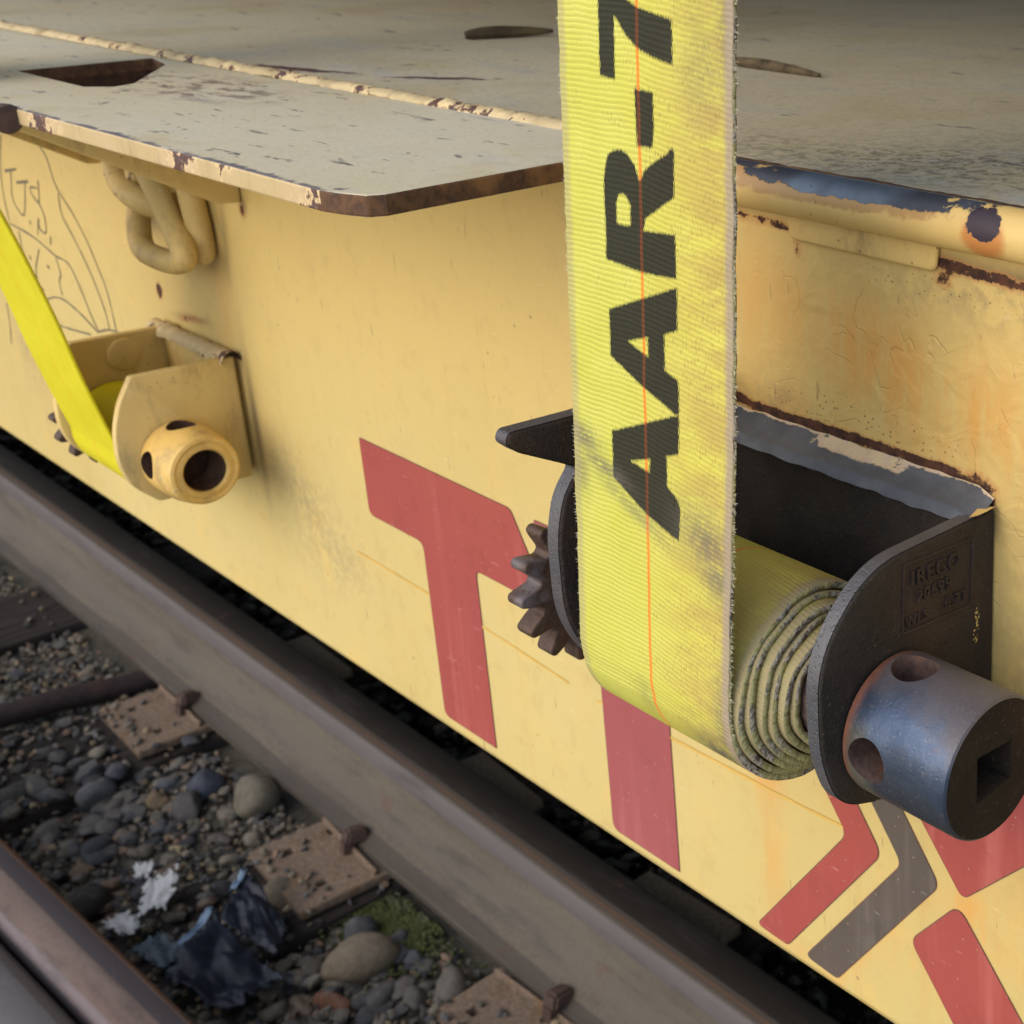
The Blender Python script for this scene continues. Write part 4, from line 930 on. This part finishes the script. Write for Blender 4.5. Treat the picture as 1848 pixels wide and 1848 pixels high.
# raised maker's panel
for (y0, z0, y1, z1, w_) in ((.3985, 1.1035, .4425, 1.1003, .0007), (.4425, 1.1003, .4415, 1.0690, .0011), (.4415, 1.0690, .3975, 1.0725, .0009), (.3975, 1.0725, .3985, 1.1035, .0005)):
    d = Vector((y1 - y0, z1 - z0)).normalized(); nn = Vector((-d.y, d.x)) * w_
    L('panel_border', prism('panel_border', [(y0 + nn.x, z0 + nn.y), (y1 + nn.x, z1 + nn.y), (y1 - nn.x, z1 - nn.y), (y0 - nn.x, z0 - nn.y)], 'X', XO - .0005, XO + .0008), M['iron'], bevel=.0003)
def tm(y, z): return Matrix(((0, 0, 1, XO + .0002), (1, 0, 0, y), (-.045, 1, 0, z), (0, 0, 0, 1)))
text_mesh('raised_text', 'IRECO', .0098, .0009, M['iron'], w1, tm(.4020, 1.0925))
text_mesh('raised_text', '20699', .0078, .0009, M['iron'], w1, tm(.4055, 1.0840))
text_mesh('raised_text', 'WLS', .0066, .0009, M['iron'], w1, tm(.3985, 1.0750)); text_mesh('raised_text', '6.7T', .0070, .0009, M['iron'], w1, tm(.4235, 1.0745))
# left plate with pointed horn
XL0, XL1 = -.5405, -.5300
larm = rpoly([(.4575, 1.1355), (.3650, 1.1360), (.3290, 1.1375), (.3270, 1.1330), (.3330, 1.1275), (.3640, 1.1110), (.3540, 1.0990), (.3490, 1.0800), (.3490, 1.0400), (.3600, 1.0150), (.3800, .9990), (.4575, .9900)],
    [0, 0, .003, .003, .002, .004, .008, .015, .02, .015, .015, 0], 6)
L('side_plate', prism('side_plate', larm, 'X', XL0, XL1), M['iron'], bevel=.0018, seg=3, lab='left side plate with a pointed horn')
rim('lit_rim', larm[0:70], XL0 + .0012, XL1 - .0012, .00035, M['irontop'])
# back plate and its hammered top strip
L('back_plate', box('back_plate', XL1 + .0002, XI - .0002, .4440, .4570, .990, 1.1105), M['iron'])
ns = 170; P = np.zeros((ns, 9, 3))
for i in range(ns):
    x = -.5290 + (.5290 - .3624) * i / (ns - 1)
    for j in range(9):
        t = j / 8; y = .4400 + t * .0174 + .0012 * mnoise.noise((x * 60, 1, 0)) * (1 - t); z = 1.1100 + .0072 * t ** 1.4 + .0010 * mnoise.noise((x * 90, t * 2, 4)) - (.0035 if j == 0 else 0)
        if i > ns - 10: z -= .0004 * (i - ns + 10)
        P[i, j] = (x, min(y, .4577), z)
def mat_strip():
    t = NT('welded_strip_steel'); p = t.obj(); s_ = t.sep(p)
    n1 = t.noise(p, 30, 4, .6); nf = t.noise(p, 500, 3, .6); ns_ = t.noise(p, 130, 5, .7)
    c = t.mix(t.ramp(n1, .35, .65), (.085, .095, .115), (.13, .14, .155))
    e = t.math('ADD', s_[1], t.math('MULTIPLY', t.math('SUBTRACT', ns_, .5), .006)); m = t.ramp(e, .4560, .4568)
    d = t.math('DIVIDE', t.math('ADD', s_[0], .440), .030); m3 = t.math('SUBTRACT', 1.0, t.math('MULTIPLY', d, d)); m3 = t.ramp(t.math('ADD', m3, t.math('MULTIPLY', t.math('SUBTRACT', ns_, .5), 3)), .1, .3)
    m3 = t.math('MULTIPLY', m3, t.ramp(e, .4500, .4515)); mm = t.math('MAXIMUM', m, m3)
    c = t.mix(mm, c, t.mix(t.ramp(ns_, .45, .6), (.68, .52, .30), (.60, .46, .33)))
    return t.fin(c, .5, t.math('MULTIPLY', t.math('SUBTRACT', 1.0, mm), .3), t.bump(t.math('ADD', nf, t.math('MULTIPLY', n1, 2)), .4, .0008), .5)
L('welded_strip', grid_mesh('welded_strip', P), mat_strip(), smooth=60)
o = w1.children[-1]; 
# rounded corner lug where the arm meets the strip, with its yellow chip
L('paint_chip', fill2d('paint_chip', [(-.3622, .4400), (-.3640, .4455), (-.3655, .4500), (-.3630, .4545), (-.3610, .4560), (-.3605, .4500), (-.3607, .4440)], lambda q: (q[0], q[1], 1.1104)), M['bar'])
# capstan head
cap = lathe_x('capstan_head', [(-.3610, .0275), (-.3600, .0296), (-.3570, .0304), (-.3085, .0304), (-.3068, .0299), (-.3060, .0290)], CY, CZ, 96)
co = link('capstan_head', cap, None); cut = []
for k in range(2):
    a = R(92 + 88 * k); h_ = bpy.data.meshes.new('c'); bm = bmesh.new(); bmesh.ops.create_cone(bm, cap_ends=True, segments=40, radius1=.0097, radius2=.0097, depth=.09)
    bm.to_mesh(h_); bm.free(); q = link('cut', h_, None); q.matrix_world = Matrix.Translation((-.3465, CY, CZ)) @ Matrix.Rotation(a - R(90), 4, 'X'); cut.append(q)
q = link('cut', prism('c', [(-.0108 + .0003, .0098), (.0107, .0085), (.0106, -.0088), (-.0106, -.0105)], 'X', -.3290, -.29), None); q.location = (0, CY - .0003, CZ); cut.append(q)
bpy.context.view_layer.update(); boolean_cut(co, cut)
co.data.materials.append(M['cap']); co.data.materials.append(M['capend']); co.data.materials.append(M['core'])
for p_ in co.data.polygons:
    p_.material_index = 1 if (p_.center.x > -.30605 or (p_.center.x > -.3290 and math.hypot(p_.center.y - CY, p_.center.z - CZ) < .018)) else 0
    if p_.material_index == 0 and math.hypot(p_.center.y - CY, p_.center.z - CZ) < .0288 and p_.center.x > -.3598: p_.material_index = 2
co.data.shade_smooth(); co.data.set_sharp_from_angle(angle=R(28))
bv = co.modifiers.new('bevel', 'BEVEL'); bv.width = .0007; bv.segments = 2; bv.limit_method = 'ANGLE'; bv.angle_limit = R(40)
co.parent = w1; co.matrix_parent_inverse = Matrix.Translation(-w1.location)
L('drum', lathe_x('drum', [(-.560, .0210), (-.3706, .0210)], CY, CZ, 64), M['core'], smooth=50)
L('drum_collar', lathe_x('drum_collar', [(-.3716, .024), (-.3716, .0262), (-.3690, .0262)], CY, CZ, 64), M['core'], smooth=50)
L('drum_slot_shade', box('drum_slot_shade', -.3800, -.3755, CY - .0216, CY - .0200, CZ - .010, CZ - .004), M['dark'])  # black block stands in for the shaded hollow of the slot
L('ratchet_gear', gear_mesh('ratchet_gear', -.5725, -.5600, CY, CZ, 15, .0450, .0335, R(155.9)), M['gear'], bevel=.0014, seg=2)
# small yellow splash of paint near the maker's panel
vs, fs = [], []
for k in range(34):
    y = .4455 + random.gauss(0, .0009); z = 1.066 - random.random() * .017; s_ = random.uniform(.00015, .0005); b = len(vs); vs += [(XO + .0003, y - s_, z), (XO + .0003, y, z + s_ * 1.6), (XO + .0003, y + s_, z), (XO + .0003, y, z - s_ * 1.6)]; fs.append((b, b + 1, b + 2, b + 3))
L('paint_splash', mesh('paint_splash', vs, fs), M['bar'])

# ---- far winch
FY, FZ = .3990, .9530
w2 = thing('strap_winch', (-1.17, YW, .97), 'old yellow painted strap winch at the left holding the plain strap', 'winch', 'winches welded on the side sill')
def F(*a, **k): k['parent'] = w2; return L(*a, **k)
farm = rpoly([(.4530, 1.0188), (.3761, 1.0216), (.3648, 1.0033), (.3580, .9835), (.3564, .9575), (.3628, .9376), (.3803, .9206), (.4530, .9190)], [0, .002, .006, .012, .014, .012, .003, 0], 6)
F('side_plate', prism('side_plate', farm, 'X', -1.1165, -1.1090), M['yel'], bevel=.0012, seg=2)
F('side_plate', prism('side_plate', [(y, z + .002) for (y, z) in farm], 'X', -1.2340, -1.2255), M['yel'], bevel=.0012, seg=2)
F('boss', lathe_x('boss', [(-1.2256, .0130), (-1.2225, .0128), (-1.2215, .0115)], .4135, 1.0060, 40), M['yel'], smooth=40)
F('back_plate', box('back_plate', -1.2253, -1.1167, .4470, .4575, .922, 1.0165), M['yel'], bevel=.001)
ns = 90; P = np.zeros((ns, 9, 3))
for i in range(ns):
    x = -1.247 + (.1415) * i / (ns - 1)
    for j in range(9):
        t = math.pi * j / 8; a = 1 + .35 * mnoise.noise((x * 70, 2, 0)); P[i, j] = (x, .4500 - math.cos(t) * .0078 * a, 1.0150 + math.sin(t) * .0085 * a)
        P[i, j, 1] = min(P[i, j, 1], .4578)
F('weld_bead', grid_mesh('weld_bead', P), M['bead'], smooth=60)
hd = lathe_x('capstan_head', [(-1.1088, .0250), (-1.1080, .0278), (-1.1050, .0288), (-1.0780, .0286), (-1.0640, .0262), (-1.0610, .0255), (-1.0600, .0235), (-1.0608, .0212), (-1.0600, .0200), (-1.0598, .0172), (-1.0620, .0158), (-1.0950, .0150), (-1.1088, .0150)], FY, FZ, 72, closed=True)
co = link('capstan_head', hd, None); cut = []
for a in (88, 172):
    h_ = bpy.data.meshes.new('c'); bm = bmesh.new(); bmesh.ops.create_cone(bm, cap_ends=True, segments=32, radius1=.0105, radius2=.0105, depth=.03); bm.to_mesh(h_); bm.free()
    q = link('cut', h_, None); q.matrix_world = Matrix.Translation((-1.0945, FY + .027 * math.cos(R(a)), FZ + .027 * math.sin(R(a)))) @ Matrix.Rotation(R(a - 90), 4, 'X'); cut.append(q)
bpy.context.view_layer.update(); boolean_cut(co, cut); co.data.materials.append(M['yel2']); co.data.materials.append(M['slot_rust'])
for p_ in co.data.polygons:
    r_ = math.hypot(p_.center.y - FY, p_.center.z - FZ); p_.material_index = 1 if (r_ < .0162 or (r_ < .0262 and p_.center.x < -1.066)) else 0
if True: co.data.shade_smooth(); co.data.set_sharp_from_angle(angle=R(35))
co.parent = w2; co.matrix_parent_inverse = Matrix.Translation(-w2.location)
F('bore', lathe_x('bore', [(-1.1095, .0145), (-1.0900, .0145)], FY, FZ, 40), M['slot_rust'], smooth=40)
F('drum', lathe_x('drum', [(-1.250, .0175), (-1.1168, .0175)], FY, FZ, 48), M['yel'], smooth=40)
F('ratchet_gear', gear_mesh('ratchet_gear', -1.2570, -1.2450, FY, FZ, 14, .0412, .0330, R(197)), M['gear'], bevel=.0012)

# ================================================================== STRAPS
INK = [[[[-0.479,1.3226],[-0.4797,1.2926],[-0.4698,1.2916],[-0.4693,1.3156],[-0.462,1.3086],[-0.4547,1.3041],[-0.4461,1.3016],[-0.4358,1.2995],[-0.4358,1.3158],[-0.4459,1.3179],[-0.4551,1.3196],[-0.4637,1.3233]]],[[[-0.4579,1.2893],[-0.4471,1.289],[-0.4474,1.2743],[-0.4487,1.2679],[-0.4576,1.2677],[-0.4579,1.2772]]],[[[-0.4761,1.2627],[-0.4725,1.2645],[-0.4675,1.2651],[-0.4638,1.2638],[-0.4597,1.26],[-0.4568,1.2543],[-0.4537,1.2589],[-0.4487,1.2621],[-0.4408,1.2664],[-0.4378,1.2692],[-0.4364,1.268],[-0.4371,1.2502],[-0.4541,1.2398],[-0.455,1.2351],[-0.4371,1.2361],[-0.4372,1.2186],[-0.4564,1.2181],[-0.4805,1.2195],[-0.48,1.237],[-0.48,1.2521],[-0.4779,1.2598]],[[-0.4719,1.2437],[-0.4708,1.2466],[-0.4685,1.248],[-0.4654,1.2473],[-0.4634,1.2441],[-0.4636,1.2358],[-0.4721,1.2354]]],[[[-0.4368,1.2154],[-0.4372,1.1981],[-0.4448,1.1951],[-0.4449,1.1801],[-0.4378,1.1774],[-0.4375,1.1639],[-0.4396,1.1627],[-0.4805,1.179],[-0.4796,1.1991]],[[-0.4677,1.1878],[-0.4552,1.1919],[-0.4553,1.1837]]],[[[-0.4813,1.146],[-0.4376,1.1632],[-0.4385,1.1463],[-0.4456,1.1435],[-0.4457,1.1307],[-0.4393,1.126],[-0.4381,1.1212],[-0.4395,1.108],[-0.4594,1.1141],[-0.4819,1.1249]],[[-0.4688,1.1357],[-0.456,1.1398],[-0.457,1.1337]]]]
def sdf_polys(A, B, polys):
    """signed distance, negative inside (even-odd over the rings of each letter)"""
    out = np.full(A.shape, .02)
    for rings in polys:
        inside = np.zeros(A.shape, bool); dm = np.full(A.shape, 1.0)
        for ring in rings:
            n_ = len(ring)
            for i in range(n_):
                (x0, y0), (x1, y1) = ring[i], ring[(i + 1) % n_]; dx, dy = x1 - x0, y1 - y0; L2 = dx * dx + dy * dy + 1e-15
                t = np.clip(((A - x0) * dx + (B - y0) * dy) / L2, 0, 1); dm = np.minimum(dm, np.hypot(A - x0 - t * dx, B - y0 - t * dy))
                c = ((y0 > B) != (y1 > B)) & (A < (x1 - x0) * (B - y0) / ((y1 - y0) if y1 != y0 else 1e-12) + x0); inside ^= c
        s_ = np.where(inside, -dm, dm); out = np.minimum(out, s_)
    return out

def strap(name, path, x_c, half, mats, parent_label, fine, cat, shift=lambda v: 0.0, ink=None, xdrift=lambda v: 0.0, nu=127, thick=.0021):
    """path: list of (v, y, z) along the strap from free end to core; x runs across"""
    v = np.array([p[0] for p in path]); y = np.array([p[1] for p in path]); z = np.array([p[2] for p in path])
    u = np.linspace(-half, half, nu); P = np.zeros((len(v), nu, 3)); UV = np.zeros((len(v), nu, 2))
    sh = np.array([shift(a) for a in v]); dr = np.array([xdrift(a) for a in v])
    P[:, :, 0] = x_c + u[None, :] + (sh + dr)[:, None]; P[:, :, 1] = y[:, None]; P[:, :, 2] = z[:, None]
    UV[:, :, 0] = u[None, :]; UV[:, :, 1] = v[:, None]
    return P, UV

def near_strap():
    k = .0421; r0 = .0454; path = []; v = 0.0
    def Yz(z): return (CY - r0) + (z - CZ) * k
    ztop = 2.595; zs = list(np.linspace(ztop, 1.36, 40)[:-1]) + list(np.arange(1.36, CZ, -.0008)) + [CZ]
    pts = [(2.4, CT_ + .003), (1.4, CT_ + .003), (.43, CT_ + .003), (.415, CT_ + .001)] + [(Yz(z), z) for z in zs]
    core0 = len(pts); th = R(180)
    turns = 6.6; n_ = 820
    for i in range(1, n_):
        t = i / (n_ - 1) * turns; a = R(180) + 2 * math.pi * t; r = r0 - .00345 * t - (.0004 * math.sin(2.3 * a + 1) + .0003 * math.sin(7 * a) if t > .5 else 0)
        if t < .25: r = r0 - .00345 * t * .3
        pts.append((CY + r * math.cos(a), CZ + r * math.sin(a)))
    path = []; v = 0; last = None; tt = []
    for i, (y, z) in enumerate(pts):
        if last: v += math.hypot(y - last[0], z - last[1])
        last = (y, z); path.append([v, y, z]); tt.append(max(0, (i - core0 + 1) / (n_ - 1) * turns))
    v0 = path[core0 - 1][0]; path = [(a - v0, y, z) for a, y, z in path]; tt = np.array(tt)
    P, UV = strap('w', path, 0, .0508, None, '', 1, '')
    # measured side edges on the vertical run
    zc = P[:, 0, 2]; V = UV[:, 0, 1]
    xc = np.where(V < 0, -.4592 + np.clip((zc - 1.096), -.06, 1.5) * .0192, -.4592 - .0011); xc = np.where(V < 0, np.minimum(xc, -.4515), xc)
    xc = xc + np.array([.0030 * t ** 1.02 + .0016 * math.sin(3.1 * t) * (t > .8) + (.0009 * mnoise.noise((t * 9, 0, 0)) if t > .5 else 0) for t in tt])
    P[:, :, 0] = xc[:, None] + UV[:, :, 0]
    # slight cupping and edge waviness
    e = np.abs(UV[:, :, 0]) / .0508
    wav = np.array([.0006 * mnoise.noise((a * 55, 0, 0)) + .0004 * mnoise.noise((a * 190, 3, 0)) for a in V]); wav2 = np.array([.0005 * mnoise.noise((a * 60, 7, 0)) + .0004 * mnoise.noise((a * 210, 9, 0)) for a in V])
    P[:, :, 0] += np.where(UV[:, :, 0] > 0, wav[:, None], wav2[:, None]) * (e ** 8)
    run = (V < -.02)[:, None] * np.clip((-.02 - V) / .10, 0, 1)[:, None]
    P[:, :, 1] += run * .0016 * (1 - np.cos(np.pi * np.clip(UV[:, :, 0] / .05, -1, 1))) * .5 * np.where(UV[:, :, 0] > 0, 1.6, .4)
    rough = np.array([[.00035 * mnoise.noise((x * 70, a * 70, 2)) for x in UV[0, ::6, 0]] for a in V]); rough = np.repeat(rough, 6, axis=1)[:, :P.shape[1]]
    P[:, :rough.shape[1], 1] += rough * (V < 0)[:, None]
    me = grid_mesh('webbing', P, UV)
    X, Z = P[:, :, 0], P[:, :, 2]
    vis = (V < .02) & (V > -.36); ink = np.full(X.shape, .02); ink[vis] = sdf_polys(X[vis], Z[vis], INK)
    ink[~vis] = .02
    set_attr(me, 'ink', ink)
    U, VV = UV[:, :, 0], UV[:, :, 1]
    w = np.where((VV < .0)[:, :], 1.0, 0.0)
    sc = blobs(U, Z, [(-.044, 1.138, .012, .006, -12, .85), (-.030, 1.128, .018, .0045, -14, .75), (-.046, 1.122, .006, .012, 0, .6), (-.010, 1.114, .03, .004, -22, .5), (.036, 1.112, .018, .012, -25, .75),
        (.044, 1.098, .012, .010, -30, .75), (.047, 1.315, .006, .03, 0, .55), (.035, 1.30, .012, .022, 0, .35)]) * w
    rr_ = np.exp(-((U - .0508) / .0060) ** 2) * np.clip((VV - .10) / .05, 0, 1) * 1.0
    fz = blobs(U, VV, [(.036, .028, .016, .014, -20, .95), (.046, .012, .006, .03, 0, .6), (-.006, .012, .006, .010, 0, .35)])
    sc = np.maximum(np.maximum(sc, fz * (VV < .12)), rr_); set_attr(me, 'scuff', sc)
    set_attr(me, 'dull', np.clip((VV - .16) / .06, 0, 1) * .55)
    o = bpy.data.objects.new('webbing', me); COL.objects.link(o); me.materials.append(M['web']); me.materials.append(M['webedge']); me.shade_smooth()
    if me.polygons[len(me.polygons) // 3].normal.y > 0: pass
    vg = o.vertex_groups.new(name='roll'); nu_ = P.shape[1]; k0 = int(np.searchsorted(V, .01))
    vg.add(list(range(0, k0 * nu_)), .55, 'REPLACE'); vg.add(list(range(k0 * nu_, P.shape[0] * nu_)), 1.0, 'REPLACE')
    m_ = o.modifiers.new('solid', 'SOLIDIFY'); m_.vertex_group = 'roll'; m_.thickness = .0031; m_.material_offset_rim = 1; m_.offset = .1
    return o, P, V
st = thing('tie_down_strap', (-.455, .345, 1.037), 'wide worn yellow strap printed AAR-7 rising from the dark winch', 'strap', 'tie-down straps')
o, PW, VW = near_strap(); o.parent = st; o.matrix_parent_inverse = Matrix.Translation(-st.location)
# loose fibres along the edges
vs, fs = [], []
sel = [i for i in range(len(VW)) if -.34 < VW[i] < .13]
for _ in range(1500):
    i = random.choice(sel); side = random.choice((0, -1)); p = Vector(PW[i, side]); s_ = 1 if side == -1 else -1; ln = random.uniform(.0006, .0024)
    d = Vector((s_ * random.uniform(.4, 1), random.uniform(-.7, .4), random.uniform(-.8, .8))).normalized() * ln; w_ = Vector((0, .00004, .00009)); q = p + d * .6 + Vector((0, 0, random.uniform(-.0004, .0004))); e_ = p + d
    p = p - Vector((s_ * .0006, 0, 0)); b = len(vs); vs += [p - w_, p + w_, q - w_, q + w_, e_]; fs += [(b, b + 1, b + 3, b + 2), (b + 2, b + 3, b + 4)]
o = link('loose_fibre', mesh('loose_fibre', vs, fs), M['fuzz']); o['kind'] = 'stuff'; o.parent = st; o.matrix_parent_inverse = Matrix.Translation(-st.location)

def far_strap():
    r0 = .0345; pts = []
    pts += [(2.4, CT_ + .003), (1.4, CT_ + .003), (.43, CT_ + .003)]; y1, z1 = .413, CT_ + .001; pts.append((y1, z1))
    pts += [(y1 + (.2925 - y1) * t, z1 + (1.2445 - z1) * t) for t in np.linspace(.02, 1, 30)]
    pts += [(q.x, q.y) for q in spline([(.2915, 1.232), (.3165, 1.160), (.3370, 1.080), (.3490, 1.020), (FY - r0, FZ + .005)], 30)]
    c0 = len(pts); n_ = 260
    for i in range(1, n_): t = i / (n_ - 1) * 3.5; a = R(180) + 2 * math.pi * t; r = r0 - .0032 * t; pts.append((FY + r * math.cos(a), FZ + r * math.sin(a)))
    v = 0; last = None; path = []; tt = []
    for i, (y, z) in enumerate(pts):
        if last: v += math.hypot(y - last[0], z - last[1])
        last = (y, z); path.append((v, y, z)); tt.append(max(0, (i - c0 + 1) / (n_ - 1) * 3.5))
    P, UV = strap('w', path, -1.1735, .0508, None, '', 1, '', nu=41); P[:, :, 0] += np.array([.0012 * t for t in tt])[:, None]
    me = grid_mesh('webbing', P, UV); z0 = np.zeros(P.shape[:2]); set_attr(me, 'scuff', z0); set_attr(me, 'dull', z0)
    o = bpy.data.objects.new('webbing', me); COL.objects.link(o); me.materials.append(M['webfar']); me.shade_smooth()
    m_ = o.modifiers.new('solid', 'SOLIDIFY'); m_.thickness = .0022; m_.offset = 0.0; return o
st2 = thing('tie_down_strap', (-1.1735, .36, .953), 'clean bright yellow strap without print at the left edge', 'strap', 'tie-down straps')
o = far_strap(); o.parent = st2; o.matrix_parent_inverse = Matrix.Translation(-st2.location)
